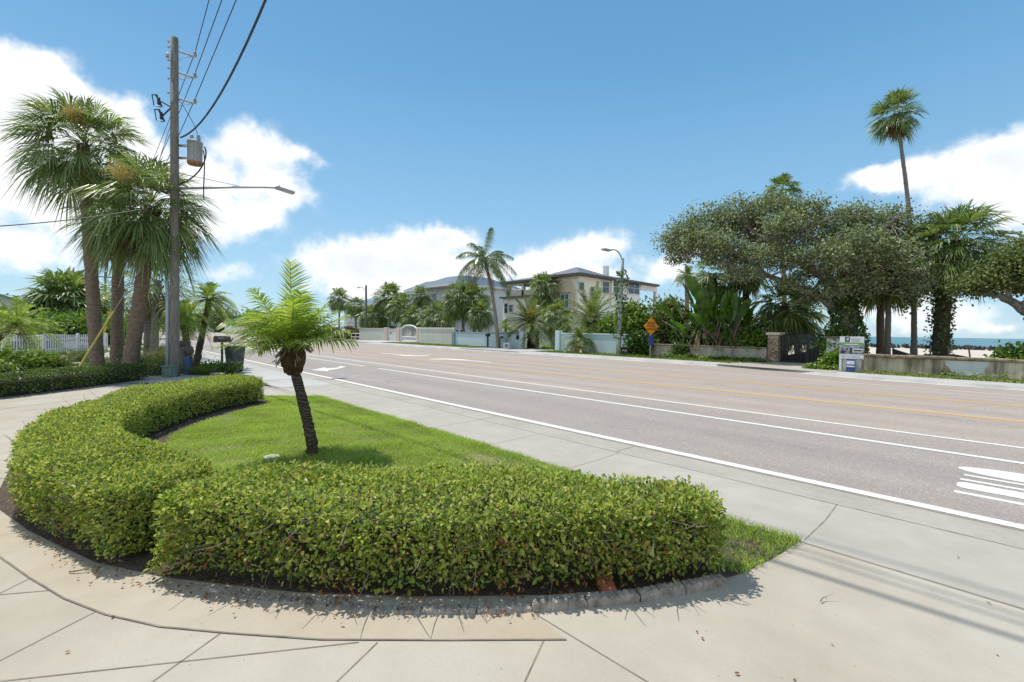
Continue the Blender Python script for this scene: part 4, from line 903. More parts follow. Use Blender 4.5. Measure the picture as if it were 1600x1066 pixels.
feather_palm('pygmy palm with a bent dark trunk at the left edge before the picket fence', pt(-6, 560, 19.), AD(26, 508, 19.2), 1.75, 34, 'pygmy', 'pygmybark', .12, .09, 'pygmy palms of the left garden', name='pygmy_palm', nl=34, ll=.32, w=.02, droop=.5, boots=26, old=3, bow=(.1, -.35))

# ------------------------------------------------------------------ utility pole and its fittings
pp = G(273, 588, .06); DPp = float((pp-A3(0, 0, CZ)).dot(CAMF)); pt_top = AD(272.5, 66, DPp)
hz = lambda y: float(AD(272, y, DPp)[2])
pole = thing('utility_pole', 'tall weathered wooden utility pole carrying a transformer and street lamp', 'utility pole', pp)
P = np.linspace(pp-A3(0, 0, .1), A3(pp[0], pp[1], pt_top[2]), 14); MB().tube(P, np.linspace(.142, .108, 14)*(1+rng.normal(size=14)*.012), 14).build('shaft', M['polewood'], pole, smooth=True)
PX = A3(pp[0], pp[1], 0); SCR = unit(A3(.679, .734, 0)); ACR = A3(0, 1, 0); TOW = unit(A3(.734, -.679, 0))
P = PX-SCR*.20+TOW*.05; MB().tube([P+A3(0, 0, .05), P+A3(0, 0, hz(440))], .052, 10).build('conduit', M['conduit'], pole, smooth=True)
for i, (y, dx) in enumerate(((84, .40), (117, .40), (157, .42))):
    z = hz(y); mb = MB().box(PX+ACR*.30+A3(0, 0, z), (.05, .55, .05), bev=.008); mb.tube([PX+ACR*.13+A3(0, 0, z-.22), PX+ACR*.5+A3(0, 0, z-.02)], .012, 6); b = mb.build('bracket', M['galv'], pole)
    mb = MB().lathe(PX+ACR*.56+A3(0, 0, z+.02), [(0, .16), (.03, .15), (.045, .11), (.03, .09), (.06, .06), (.03, .04), (.055, .0), (.02, -.02)], 10); mb.build('insulator', M['porcelain'], b, smooth=True)
for y in (72, 80, 100, 112, 128, 150): mb = MB(); mb.tube([PX-SCR*.20+A3(0, 0, hz(y)), PX+SCR*.19+A3(0, 0, hz(y)+.01)], .014, 6); mb.box(PX-SCR*.2+A3(0, 0, hz(y)), (.05, .05, .05), rz=.8); mb.build('bolt', M['galv'], pole)
MB().box(PX-SCR*.23+A3(0, 0, hz(93)), (.12, .10, .14), bev=.02).build('junction_box', M['galv'], pole)
tc = AD(296, 238, DPp)+A3(0, .15, 0); mb = MB().lathe(tc, [(0, .42), (.18, .41), (.222, .38), (.228, .34), (.215, .34), (.215, -.33), (.205, -.36), (0, -.36)], 22); tr = mb.build('transformer', M['greymetal'], pole, smooth=True)
MB().lathe(tc, [(.218, -.28), (.220, -.345), (.205, -.375), (0, -.376)], 22).build('tank_bottom', M['rust'], tr, smooth=True)
for dx in (-.10, .12): MB().lathe(tc+SCR*dx+A3(0, 0, .43), [(.05, 0), (.07, .03), (.04, .06), (.065, .09), (.035, .12), (.055, .15), (.02, .19), (0, .2)], 10).build('bushing', M['porcelain'], tr, smooth=True)
mb = MB(); mb.box((PX+tc*A3(1, 1, 0))/2+A3(0, 0, tc[2]+.2), (.08, .4, .06), rz=-.8); mb.box((PX+tc*A3(1, 1, 0))/2+A3(0, 0, tc[2]-.2), (.08, .4, .06), rz=-.8)
for dx in (.05, .16): mb.tube([tc+SCR*dx+TOW*.205+A3(0, 0, .33), tc+SCR*dx+TOW*.205-A3(0, 0, .33)], .012, 5)
mb.build('hanger', M['galv'], tr)
mb = MB(); mb.tube(bezier([tc+SCR*.30+A3(0, 0, .22), tc+SCR*.46+A3(0, 0, .1), tc+SCR*.36-A3(0, 0, .4), tc+SCR*.1-A3(0, 0, .8), PX+SCR*.15+A3(0, 0, tc[2]-1.1)], 14), .022, 6)
mb.tube(bezier([tc+SCR*.28+A3(0, 0, .1), tc+SCR*.38-A3(0, 0, .3), tc+SCR*.25-A3(0, 0, 1.1), tc+SCR*.3-A3(0, 0, 1.5)], 10), .018, 6); mb.tube(bezier([tc+SCR*.1+A3(0, 0, .6), tc+A3(0, 0, 1.0), PX+SCR*.14+A3(0, 0, hz(160))], 10), .010, 5); mb.build('leads', M['cable'], pole)
for (x, y) in ((248, 158), (252, 181)):
    c = AD(x, y, DPp); mb = MB(); mb.tube([c+SCR*-.08+A3(0, 0, .20), c+SCR*.10-A3(0, 0, .18)], [.035, .03], 8); mb.tube([c+SCR*-.22+A3(0, 0, .20), c-SCR*.08+A3(0, 0, .2)], .018, 6); mb.tube([c-SCR*.22+A3(0, 0, .20), c-SCR*.16-A3(0, 0, .14), c+SCR*.06-A3(0, 0, .2)], .016, 6)
    mb.tube([c+SCR*.05, PX-SCR*.1+A3(0, 0, hz(172))], .025, 6); mb.lathe(c+A3(0, 0, 0), [(.03, -.12), (.055, -.08), (.03, -.04), (.055, 0), (.03, .04), (.055, .08), (.03, .12)], 8); mb.build('cutout_fuse', M['black'], pole)
mb = MB().box(PX+TOW*.155+SCR*.02+A3(0, 0, hz(152)), (.02, .11, .62), rz=PI/4-.09); mb.build('pole_plate', M['signgrey'], pole)
lz = hz(293); hd = AX(447, 297, pp[0]); armL = hd[1]-pp[1]
arm = MB().tube([PX+A3(0, .1, lz-.05), PX+A3(0, armL*.5, lz+(hd[2]-lz)*.56), PX+A3(0, armL*.75, lz+(hd[2]-lz)*.86), PX+A3(0, armL*.93, hd[2]+.02)], [.045, .04, .035, .03], 8).build('lamp_arm', M['galv'], pole, smooth=True)
MB().tube([PX+A3(0, .12, lz+.45), PX+A3(0, armL*.60, lz+(hd[2]-lz)*.67)], .012, 5).build('arm_brace', M['galv'], arm)
hc = PX+A3(0, armL*.99, hd[2]-.02); mb = MB().box(hc, (.24, .66, .10), bev=.03, rx=-.12); mb.lathe(hc+A3(0, -.2, .06), [(.03, 0), (.035, .07), (0, .09)], 8); lh = mb.build('lamp_head', M['greymetal'], arm, smooth=False)
MB().box(hc+A3(0, .1, -.062), (.18, .36, .02), rx=-.12).build('lens', M['lamp_lens'], lh)

def wire(label, a, b, sag, r=.012, n=24, m='cable'):
    s = np.linspace(0, 1, n)[:, None]; P = a*(1-s)+b*s; P[:, 2] -= 4*sag*(s*(1-s))[:, 0]
    tag(MB().tube(P, r, 5).build('power_line', M[m], loc=a), label, 'power line', 'overhead wires')
for i, (lab, y, xt) in enumerate((('highest bare power line leaving the top bracket of the pole', 84, 325), ('middle power line of the three on the pole brackets', 117, 343), ('lowest of the three power lines on the pole brackets', 157, 363))):
    a = PX+ACR*.56+A3(0, 0, hz(y)+.16); q = ray(xt, 0); q = q*(a[1]/q[1]); q[2] += CZ; d = (q-a)/(a[0]-q[0])*-1; d = (q-a)/np.linalg.norm(q-a)
    wire(lab, a, a+A3(44, .2, (q[2]-a[2])/(q[0]-a[0])*44+.3), .45)
    wire(lab.replace('leaving', 'running away beyond').replace('of the three on', 'going away beyond').replace('of the three power lines on', 'power line going away beyond') if i else 'highest bare power line running away behind the pole', a, a+A3(-46, -.6, -.6), .8)
a = PX+ACR*.16+A3(0, 0, hz(216)); q = AY(415, 0, a[1]+.2); q2 = AY(352, 128, a[1]+.1); x1, x2 = q2[0]-a[0], q[0]-a[0]
k2 = ((q[2]-a[2])/x2-(q2[2]-a[2])/x1)/(x2-x1); k1 = (q2[2]-a[2])/x1-k2*x1; xx = np.linspace(0, 30, 40)
P = np.stack([a[0]+xx, a[1]+.2*xx/x2, a[2]+k1*xx+k2*xx**2], 1); tag(MB().tube(P, .024, 6).build('power_line', M['cable'], loc=a), 'thick black cable dropping from overhead to the transformer', 'power line', 'overhead wires')
wire('thin service wire crossing the sky left of the tall palms', PX+A3(0, 0, hz(318)), AD(-60, 357, 9.5), .12, .013)
wire('faint distant wire low above the left trees', AD(-120, 446, 40.), AD(560, 505, 75.), .6, .02)
for lab, a, b, z in (('steep guy wire with its yellow guard leaning on the palm clump', pt(118, 585, 15.9), PX+A3(0, 0, hz(335)), .40), ('long pale guy wire rising behind the palms to the pole top', pt(146, 560, 19.), PX+A3(0, 0, hz(180)), .33)):
    t = thing('guy_wire', lab, 'guy wire', a, 'guy wires of the utility pole'); MB().tube([a, b], .012, 5).build('cable', M['galv'], t); MB().tube([a+(b-a)*.02, a+(b-a)*z], .032, 8).build('guard', M['yellow'], t)

# ------------------------------------------------------------------ boxes, posts, mailbox, bin
p = pt(265, 590, 15.0); t = thing('utility_box', 'squat grey green utility box at the foot of the pole', 'utility box', p); MB().box(p+A3(0, 0, .17), (.29, .31, .34), rz=.78, bev=.015).build('body', M['greenbox'], t); MB().box(p+A3(0, 0, .355), (.34, .36, .045), rz=.78, bev=.012).build('lid', M['greenbox'], t)
p = pt(286, 585, 16.2); t = thing('mailbox', 'grey wooden mailbox post right behind the utility pole', 'mailbox', p, 'kerbside mailboxes'); MB().box(p+A3(0, 0, .5), (.16, .16, 1.05), rz=.7).build('post', M['polewood'], t)
mb = MB(); mb.box(p+A3(0, 0, 1.05), (.24, .42, .18), rz=.2, bev=.05); mb.build('box', M['brownmetal'], t)
p = pt(294, 586, 15.9); t = thing('mailbox', 'dark rounded mailbox on a blue painted post beside the pole', 'mailbox', p, 'kerbside mailboxes'); MB().box(p+A3(0, 0, .33), (.17, .17, .66), rz=.75, bev=.01).build('post', M['bluepaint'], t)
MB().lathe(p+A3(0, 0, .80), [(0, -.17), (.10, -.15), (.165, -.06), (.17, .05), (.13, .15), (.05, .21), (0, .22)], 14).build('box', M['brownmetal'], t, smooth=True)
MB().box(p+A3(.02, .02, .655), (.36, .12, .03), rz=.75).build('shelf', M['polewood'], t)
p = pt(347, 577, 17.6); t = thing('mailbox', 'weathered brown mailbox with a torn flap on a dark post near the bin', 'mailbox', p, 'kerbside mailboxes')
MB().tube([p, p+A3(0, 0, .55), p+A3(0, 0, 1.05)], [.05, .04, .045], 8).build('post', M['black'], t)
mb = MB(); L_, r = .52, .13; prof = [(r*math.cos(a), r*math.sin(a)) for a in np.linspace(0, PI, 9)]+[(-r, -.11), (r, -.11)]; n = len(prof); ax = unit(A3(.45, .9, 0)); sx_ = A3(ax[1], -ax[0], 0); o = p+A3(0, 0, 1.17)
V = [o+ax*e*L_/2+sx_*x+A3(0, 0, z) for e in (-1, 1) for x, z in prof]; mb.add(V, [(i, (i+1) % n, (i+1) % n+n, i+n) for i in range(n)], None); mb.t.append(np.array([(0, i+1, i) for i in range(1, n-1)]+[(n, n+i, n+i+1) for i in range(1, n-1)])+0); mb.tm.append(np.zeros(2*(n-2), int))
b = mb.build('box', M['brownmetal'], t); MB().box(o+ax*(L_/2+.06)-A3(0, 0, .03), (.02, .2, .2), rz=math.atan2(ax[1], ax[0]), ry=.5).build('flap', M['brownmetal'], b); MB().box(o+sx_*.14+A3(0, 0, .05), (.2, .015, .04), rz=math.atan2(ax[1], ax[0])).build('flag', M['galv'], b)
p = pt(367, 587, 17.0, .056); t = thing('trash_bin', 'charcoal wheeled rubbish bin with a flat lid on the pavement', 'trash bin', p)
mb = MB().box(p+A3(0, 0, .47), (.44, .44, .90), rz=.3, bev=.03); v = mb.v[0]; k = (v[:, 2]-p[2])/.9; v[:, :2] = p[:2]+(v[:, :2]-p[:2])*(.86+.32*k)[:, None]; mb.build('body', M['binplastic'], t)
mb = MB().box(p+A3(0, 0, .945), (.64, .60, .055), rz=.3, bev=.025); mb.build('lid', M['binplastic'], t)
for s_ in (-1, 1): MB().lathe(p+A3(-.20+.06*s_, .22*s_, .1), [(0, -.03), (.1, -.03), (.1, .03), (0, .03)], 12, ax=1).build('wheel', M['rubber'], t)
MB().tube([p+A3(-.32, -.2, .9), p+A3(-.36, 0, .92), p+A3(-.32, .2, .9)], .018, 6).build('handle', M['binplastic'], t)

# ------------------------------------------------------------------ garden plants
def sh(label, x, y, dep, R, H, m, n=60, per=9, L=.10, W=.06, cl=.14, name='shrub', cat='shrub', group=None, z=.06):
    b = pt(x, y, dep, z); bl = [(b+A3(0, 0, H*.5), (R, R, H*.5))]
    for k in range(3): a = k*2.1+rng.random(); bl.append((b+A3(math.cos(a)*R*.5, math.sin(a)*R*.5, H*rng.uniform(.45, .75)), (R*.55, R*.55, H*.4)))
    return shrub(label, b, bl, m, n, per, L, W, cl, cat, name, group)
sh('leafy green shrub low before the picket fence at far left', 22, 582, 16.5, .65, .7, 'bush', 70, 9, .13, .07)
sh('leafy green shrub right of the first one, below the fence', 64, 580, 17.5, .65, .6, 'bush', 70, 9, .12, .07)
sh('small bright shrub at the very left edge above the low hedge', -4, 592, 15.5, .4, .4, 'bush', 40, 8, .10, .05)
grass_tuft('reddish feathery fountain grass between the left shrubs and palms', pt(92, 578, 18), .55, 500)
grass_tuft('pale fountain grass tuft against the tallest palm', pt(118, 572, 20), .5, 380)
sh('round shrub in front of the slim middle palm', 130, 572, 20, .7, .55, 'bush_olive', 60, 8, .09, .05)
sh('low olive shrub between the thick palm and the pole', 222, 583, 17.2, .5, .5, 'bush_olive', 70, 9, .08, .05)
sh('low dark mounded shrub left of the utility box', 246, 588, 15.6, .45, .42, 'bush_olive', 70, 9, .07, .045)
grass_tuft('tall silver green grass clump behind the utility box', pt(258, 568, 20), .9, 600, 'palegrass', .016)
grass_tuft('tall soft grass clump left of the pole conduit', pt(250, 560, 24), 1.0, 600, 'grass_far', .016)
grass_tuft('feathery grass mound at the foot of the leaning pygmy palm', pt(318, 590, 15.8), .42, 900, 'grass_far', .006)
grass_tuft('small yellow green grass tuft right of the blue post', pt(304, 590, 15.9), .3, 400, 'grass_far', .006)
sh('rounded glossy green shrub beneath the bin', 357, 590, 16.1, .40, .42, 'bush_dark', 80, 10, .06, .04, .08)
sh('low shrub between the mailbox and the grass mound', 334, 583, 17.0, .45, .35, 'bush', 70, 9, .06, .04, .08)
sh('fine leaved shrub behind the leaning pygmy palm trunk', 292, 572, 19.5, .5, .5, 'bush_olive', 60, 8, .07, .04)
for lab, x, y, dep, s in (('flat pale boulder behind the fountain grass', 88, 570, 21, .8), ('small white boulder near the palm clump foot', 121, 575, 19, .35)):
    b = pt(x, y, dep); mb = MB().lathe(b, [(.62*s, -.05), (.7*s, .08), (.55*s, .2*s), (.25*s, .28*s), (0, .29*s)], 11); mb.v[0] += rng.normal(size=mb.v[0].shape)*.05*s; tag(mb.build('boulder', M['gravel'], smooth=True, loc=b), lab, 'boulder', 'pale boulders in the gravel')
# ------------------------------------------------------------------ picket fence, cars, green roofed house
f0, f1 = G(8, 560, .06), G(168, 549, .06); t = thing('picket_fence', 'white wooden picket fence across the left garden', 'fence', f0); fd = unit(f1-f0); fl = np.linalg.norm(f1-f0); fa = math.atan2(fd[1], fd[0])
mb = MB()
for k in range(int(fl/.165)+1): mb.box(f0+fd*k*.165+A3(0, 0, .56), (.07, .022, .96), rz=fa); c = f0+fd*k*.165+A3(0, 0, 1.04); mb.box(c+A3(0, 0, .02), (.05, .022, .06), rz=fa)
mb.build('pickets', M['whitewood'], t); fn = A3(-fd[1], fd[0], 0)
for z in (.3, .85): MB().box((f0+f1)/2+fn*.035+A3(0, 0, z), (fl, .04, .085), rz=fa).build('rail', M['whitewood'], t)
for k in range(4): c = f0+(f1-f0)*k/3.; MB().box(c+fn*.09+A3(0, 0, .58), (.11, .11, 1.16), rz=fa, bev=.01).build('post', M['whitewood'], t)
def car(label, c, ang, paint_, pick=False, s=1.):
    t = thing('parked_car' if not pick else 'pickup_truck', label, 'car' if not pick else 'pickup truck', c)
    f = A3(math.cos(ang), math.sin(ang), 0); l = A3(-f[1], f[0], 0); up = A3(0, 0, 1)
    body = [(-2.2, .35), (-2.25, .75), (-2.1, .92), (-1.3, .96), (1.0, .95), (2.0, .82), (2.2, .6), (2.2, .35)] if not pick else [(-2.7, .5), (-2.75, 1.12), (-.6, 1.12), (1.1, 1.12), (2.5, 1.05), (2.65, .85), (2.65, .5)]
    cabin = [(-1.75, .95), (-1.15, 1.42), (.25, 1.45), (1.05, .95)] if not pick else [(-.65, 1.12), (-.5, 1.75), (.6, 1.78), (1.25, 1.12)]
    def ext(mb, prof, w0, w1, zt):
        n = len(prof); V = []
        for sg in (-1, 1):
            for x, z in prof: w = w0+(w1-w0)*np.clip((z-zt[0])/(zt[1]-zt[0]), 0, 1); V.append(c+f*x*s+l*sg*w*s+up*z*s)
        mb.add(V, [(i, (i+1) % n, (i+1) % n+n, i+n) for i in range(n)][::1], None); b = mb.n-2*n
        mb.t.append(np.array([(0, i+1, i) for i in range(1, n-1)]+[(n, n+i, n+i+1) for i in range(1, n-1)])+b); mb.tm.append(np.zeros(2*(n-2), int)); return mb
    bd = ext(MB(), body, .86, .80, (.4, 1.)).build('body', M[paint_], t); ext(MB(), cabin, .76, .58, (1., 1.45)).build('roof', M[paint_], t)
    gp = [(x*.88+.0, z if i in (0, len(cabin)-1) else z-.06) for i, (x, z) in enumerate(cabin)]; gp = [(x, z+.02) if z < 1.2 else (x, z) for x, z in gp]
    ext(MB(), gp, .775, .605, (1., 1.45)).build('side_windows', M['glass'], t)
    a, b = cabin[2], cabin[3]; a2, b2 = cabin[1], cabin[0]
    for (p, q, nm) in ((a, b, 'windscreen'), (a2, b2, 'rear_window')):
        sg = 1 if nm == 'windscreen' else -1; n_ = unit(f*abs(p[1]-q[1])*sg+up*abs(q[0]-p[0])); e = lambda x, z, w: c+f*x*s+l*w*s+up*z*s+n_*.012
        MB().face([e(p[0]+(q[0]-p[0])*.1, p[1]-.05, -.52), e(p[0]+(q[0]-p[0])*.1, p[1]-.05, .52), e(q[0]+(p[0]-q[0])*.08, q[1]+.04, .66), e(q[0]+(p[0]-q[0])*.08, q[1]+.04, -.66)]).build(nm, M['glass'], t)
    for x in (-1.35 if not pick else -1.7, 1.35 if not pick else 1.6):
        for sg in (-1, 1):
            ww = MB(); a_ = np.arange(16)*2*PI/16; R_ = .33*s if not pick else .4*s; o = c+f*x*s+l*sg*.76*s+up*R_; V = [o+l*k*.11*s+(f*math.cos(q)+up*math.sin(q))*r_ for r_, k in ((.0, 1), (R_, 1), (R_, -1), (0, -1)) for q in a_]
            ww.add(V, [(i*16+j, i*16+(j+1) % 16, (i+1)*16+(j+1) % 16, (i+1)*16+j) for i in range(3) for j in range(16)]); w_ = ww.build('wheel', M['rubber'], t)
    for sg in (-1, 1): MB().box(c+f*(body[-2][0]-.02)*s+l*sg*.6*s+up*(body[-2][1]+.02)*s, (.08, .3, .14), rz=ang, bev=.02).build('headlight', M['lamp_lens'], t)
    return t
car('dark blue parked car behind the left end of the picket fence', pt(30, 550, 27.5, -.12), 2.3, 'carblue', s=.84)
car('silver parked car behind the middle of the picket fence', pt(86, 548, 29.5, -.15), 2.3, 'cargrey', s=.84)
hb = A3(-58, -8.6, 0); t = thing('house', 'pale teal house with a green metal gable roof at the left edge', 'house', hb)
y0, y1, x0, x1, ez, rz_ = -14.5, -3.4, -66, -54, 3.5, 5.6
mb = MB(); ym = (y0+y1)/2; mb.add([(x1, y0, 0), (x1, y1, 0), (x1, y1, ez), (x1, ym, rz_), (x1, y0, ez), (x0, y0, 0), (x0, y1, 0), (x0, y1, ez), (x0, ym, rz_), (x0, y0, ez)], [(1, 6, 7, 2), (0, 4, 9, 5)], [(0, 1, 2), (0, 2, 4), (2, 3, 4), (5, 7, 6), (5, 9, 7), (7, 9, 8)]); w = mb.build('wall', M['house_white'], t)
mb = MB()
for (ya, za), (yb, zb) in (((y0-.6, ez-.25), (ym, rz_+.1)), ((ym, rz_+.1), (y1+.6, ez-.25))): mb.add([(x0-.6, ya, za), (x1+.8, ya, za), (x1+.8, yb, zb), (x0-.6, yb, zb), (x0-.6, ya, za-.2), (x1+.8, ya, za-.2), (x1+.8, yb, zb-.2), (x0-.6, yb, zb-.2)], [(0, 1, 2, 3), (7, 6, 5, 4), (0, 4, 5, 1), (1, 5, 6, 2), (2, 6, 7, 3), (3, 7, 4, 0)])
mb.build('roof', M['roof_green'], t)
for yy in (-12.3, -9, -5.6): fr = MB().box((x1+.03, yy, 2.2), (.06, 1.5, 1.3)).build('window', M['white'], t); MB().box((x1+.05, yy, 2.2), (.06, 1.3, 1.1)).build('pane', M['glass'], fr)
# ------------------------------------------------------------------ trees and bushes behind the left garden
def bushy(label, x, y0, dep, W_, H_, m, n, per=14, L=.22, Wd=.14, cl=.4, z0=0., trunk=True, cat='tree', name='broadleaf_tree', nb=5, group=None, base=.15):
    b = pt(x, 540, dep, z0); bl = []
    for k in range(nb):
        a = k*2*PI/nb+rng.random(); r = W_*.28*rng.uniform(.6, 1.2); bl.append((b+A3(math.cos(a)*r, math.sin(a)*r, H_*rng.uniform(.42, .70)), (W_*.30, W_*.30, H_*.28)))
    bl.append((b+A3(0, 0, H_*.5), (W_*.42, W_*.42, H_*(.5-base*.5))))
    limbs = [([b-A3(0, 0, .1), b+A3(.1, 0, H_*.25), b+A3(0, .1, H_*.5)], .06+H_*.02, .05)]+[([b+A3(0, 0, H_*.3), (b+c)/2+A3(0, 0, H_*.2), np.asarray(c)], .06, .02) for c, r in bl[:4]]
    return leafy_tree(label, b, limbs, bl, m, n, per, L, Wd, cl, cat=cat, name=name, twigs=10, group=group)
G_ = 'trees behind the left garden'
bushy('bright green leafy tree behind the picket fence at the left edge', 8, 0, 30, 5.5, 2.7, 'bush', 170, group=G_)
bushy('yellow green bush above the middle of the picket fence', 62, 0, 35, 4.2, 2.6, 'bush', 160, group=G_)
bushy('round green bush just left of the tallest palm trunk', 118, 0, 36, 3.6, 2.7, 'bush', 150, group=G_)
bushy('green bush seen between the two thick palm trunks', 172, 0, 38, 3.2, 2.7, 'bush', 120, group=G_)
bushy('olive tree top right of the green roofed house', 52, 0, 52, 5., 4.6, 'bush_olive', 140, L=.25, group=G_)
bushy('wispy tall dark tree behind the big fan palm at left', 86, 0, 58, 4.5, 7.6, 'bush_olive', 120, L=.22, cl=.5, group=G_)
cabbage_palm('big low fan palm with a full silvery crown above the fence', pt(104, 540, 42), AD(105, 474, 42), 2.3, .3, .25, 84, None, 'palmbark_grey', (0, 0), 0, 20, 24, elmin=-1.1, bd=.55, w=.05, pet=.7)
cabbage_palm('small fan palm peeping behind the tallest palm trunk', pt(168, 540, 46), AD(168, 484, 46), 1.7, .25, .2, 40, None, 'palmbark_grey', (0, 0), 0, 8, 18, elmin=-.9)
bushy('dark green tree beyond the slender grey palms', 212, 0, 60, 5.5, 3.6, 'bush', 120, group=G_)
bushy('pale olive tree behind the utility pole', 262, 0, 62, 6, 5.0, 'bush_olive', 130, L=.25, group=G_)
bushy('mid green tree at the far end of the road', 340, 0, 135, 14, 7.5, 'bush_olive', 120, L=.5, Wd=.35, cl=1., group=G_)
bushy('dark tree where the road disappears at left', 292, 0, 150, 12, 6.0, 'bush_dark', 110, L=.5, Wd=.35, cl=1., group=G_)
up2 = pt(165, 540, 62); t = thing('utility_pole', 'distant utility pole with a short crossarm seen between the palm trunks', 'utility pole', up2); MB().tube([up2, up2+A3(0, 0, AD(165, 426, 62)[2])], [.17, .12], 8).build('shaft', M['polewood'], t)
MB().box(up2+A3(0, 0, AD(165, 434, 62)[2]), (1.6, 1.6, .12), rz=0).build('crossarm', M['polewood'], t) if False else MB().box(up2+A3(0, 0, AD(165, 434, 62)[2]), (.12, 2.2, .14)).build('crossarm', M['polewood'], t)

# ================================================================== the far side of the road
def wall_run(name, label, x0, x1, Y, h, th, m, cap=None, capm=None, cat='wall', Y1=None, zb=.02):
    """a boundary wall along the road between two surveyed X positions"""
    Y1 = Y if Y1 is None else Y1; p, q = A3(x0, Y, 0), A3(x1, Y1, 0); c = (p+q)/2; L_ = np.linalg.norm(q-p); a = math.atan2(Y1-Y, x1-x0)
    t = thing(name, label, cat, c); MB().box(c+A3(0, 0, (h+zb)/2), (L_, th, h-zb), rz=a).build('wall_face', M[m], t)
    if cap: MB().box(c+A3(0, 0, h+cap/2), (L_+.04, th+.10, cap), rz=a, bev=.02).build('cap', M[capm], t)
    return t
XA = lambda x, y, Y: float(AY(x, y, Y)[0]); ZA = lambda x, y, Y: float(AY(x, y, Y)[2])
# blue walls
x0, x1 = XA(709, 530, 29.6), XA(819, 530, 29.6); t = wall_run('garden_wall', 'long pale blue wall left of the dark driveway gate', x0, x1, 29.6, 1.42, .2, 'wall_blue', .13, 'wall_blue_dark')
MB().box(A3(x1-.2, 29.55, .85), (.5, .42, 1.72), bev=.02).build('pillar', M['wall_blue'], t); MB().box(A3(x0+.2, 29.55, .8), (.5, .42, 1.60), bev=.02).build('pillar', M['wall_blue_dark'], t)
MB().box(A3(XA(810, 527, 29.4), 29.33, 1.15), (.34, .18, .38), bev=.03).build('letter_box', M['black'], t)
x2, x3 = XA(871, 530, 29.6), XA(981, 530, 29.6); t = wall_run('garden_wall', 'pale blue wall behind the small date palm and street light', x2, x3, 29.6, 1.52, .2, 'wall_blue', .10, 'wall_blue')
MB().box(A3(x2+.2, 29.55, .9), (.5, .42, 1.82), bev=.02).build('pillar', M['wall_blue'], t)
# grey walls, pink pillars, white arched gate
xa, xb, xc, xd = XA(562, 525, 32), XA(603, 525, 32), XA(627, 525, 32), XA(708, 525, 31.5)
wall_run('garden_wall', 'pale grey wall left of the pinkish gate pillars', xa, xb, 32, 1.75, .2, 'wall_grey', .12, 'pink')
t = wall_run('gate_pillars', 'pinkish wall section with two pillars beside the white arched gate', xb, xc, 32, 1.72, .22, 'wall_grey', .10, 'pink')
for x in (xb+.4, xc-.5): MB().box(A3(x, 31.9, 1.0), (.95, .45, 1.98), bev=.02).build('pillar', M['pink'], t)
MB().box(A3(xb+2., 31.68, 1.2), (.2, .1, .3), bev=.02).build('letter_box', M['black'], t)
wall_run('garden_wall', 'long pale grey wall right of the white arched gate', XA(655, 525, 31.8), xd, 31.8, 1.75, .2, 'wall_grey', .26, 'wall_grey')
ga, gb = xc+.1, XA(653, 525, 32); t = thing('arched_gate', 'white gate with an arched top between grey walls', 'gate', A3((ga+gb)/2, 31.9, .1)); gm = (ga+gb)/2; gw = (gb-ga)/2
mb = MB(); top = [(gm+gw*u, 31.9, 1.55+.75*math.sqrt(max(0, 1-u*u*.96))) for u in np.linspace(-1, 1, 17)]; mb.tube(top, .09, 8); mb.tube([(ga, 31.9, .1), (ga, 31.9, 1.7)], .08, 8); mb.tube([(gb, 31.9, .1), (gb, 31.9, 1.7)], .08, 8)
for z in (.25, .75): mb.tube([(ga, 31.9, z), (gb, 31.9, z)], .06, 6)
mb.build('frame', M['white'], t); mb = MB()
for u in np.linspace(-.92, .92, 24): mb.tube([(gm+gw*u, 31.9, .2), (gm+gw*u, 31.9, 1.5+.7*math.sqrt(1-u*u))], .018, 5)
mb.build('bars', M['white'], t); MB().face([(ga, 31.95, .2), (gb, 31.95, .2), (gb, 31.95, .75), (ga, 31.95, .75)]).build('lower_panel', M['wall_grey'], t); MB().box(A3(gb+.25, 31.9, 1.05), (.35, .35, 2.0), bev=.02).build('post', M['trimcream'], t)
# far left wall
wall_run('garden_wall', 'distant pale wall at the far left end of the street', XA(352, 518, 27.2), XA(384, 518, 27.2), 27.2, 1.9, .25, 'wall_grey')
# white rails and small post
b = AY(556, 533, 29); b[2] = .1; t = thing('barrier_rail', 'low white tubular rail at the end of the grey wall', 'railing', b); xr = (XA(549, 530, 29), XA(563, 530, 29))
for z in (.55, 1.05): MB().tube([(xr[0], 29, z), (xr[1], 29, z)], .05, 6).build('rail', M['white'], t)
for x in np.linspace(xr[0], xr[1], 3): MB().tube([(x, 29, .05), (x, 29, 1.1)], .05, 6).build('post', M['white'], t)
b = AY(537, 531, 27); b[2] = .1; t = thing('mailbox', 'small white mailbox on a thin post before the reddish shrubs', 'mailbox', b, 'kerbside mailboxes'); MB().tube([b, b+A3(0, 0, 1.3)], .05, 6).build('post', M['white'], t); MB().box(b+A3(0, 0, 1.42), (.7, .3, .32), bev=.08).build('box', M['white'], t)
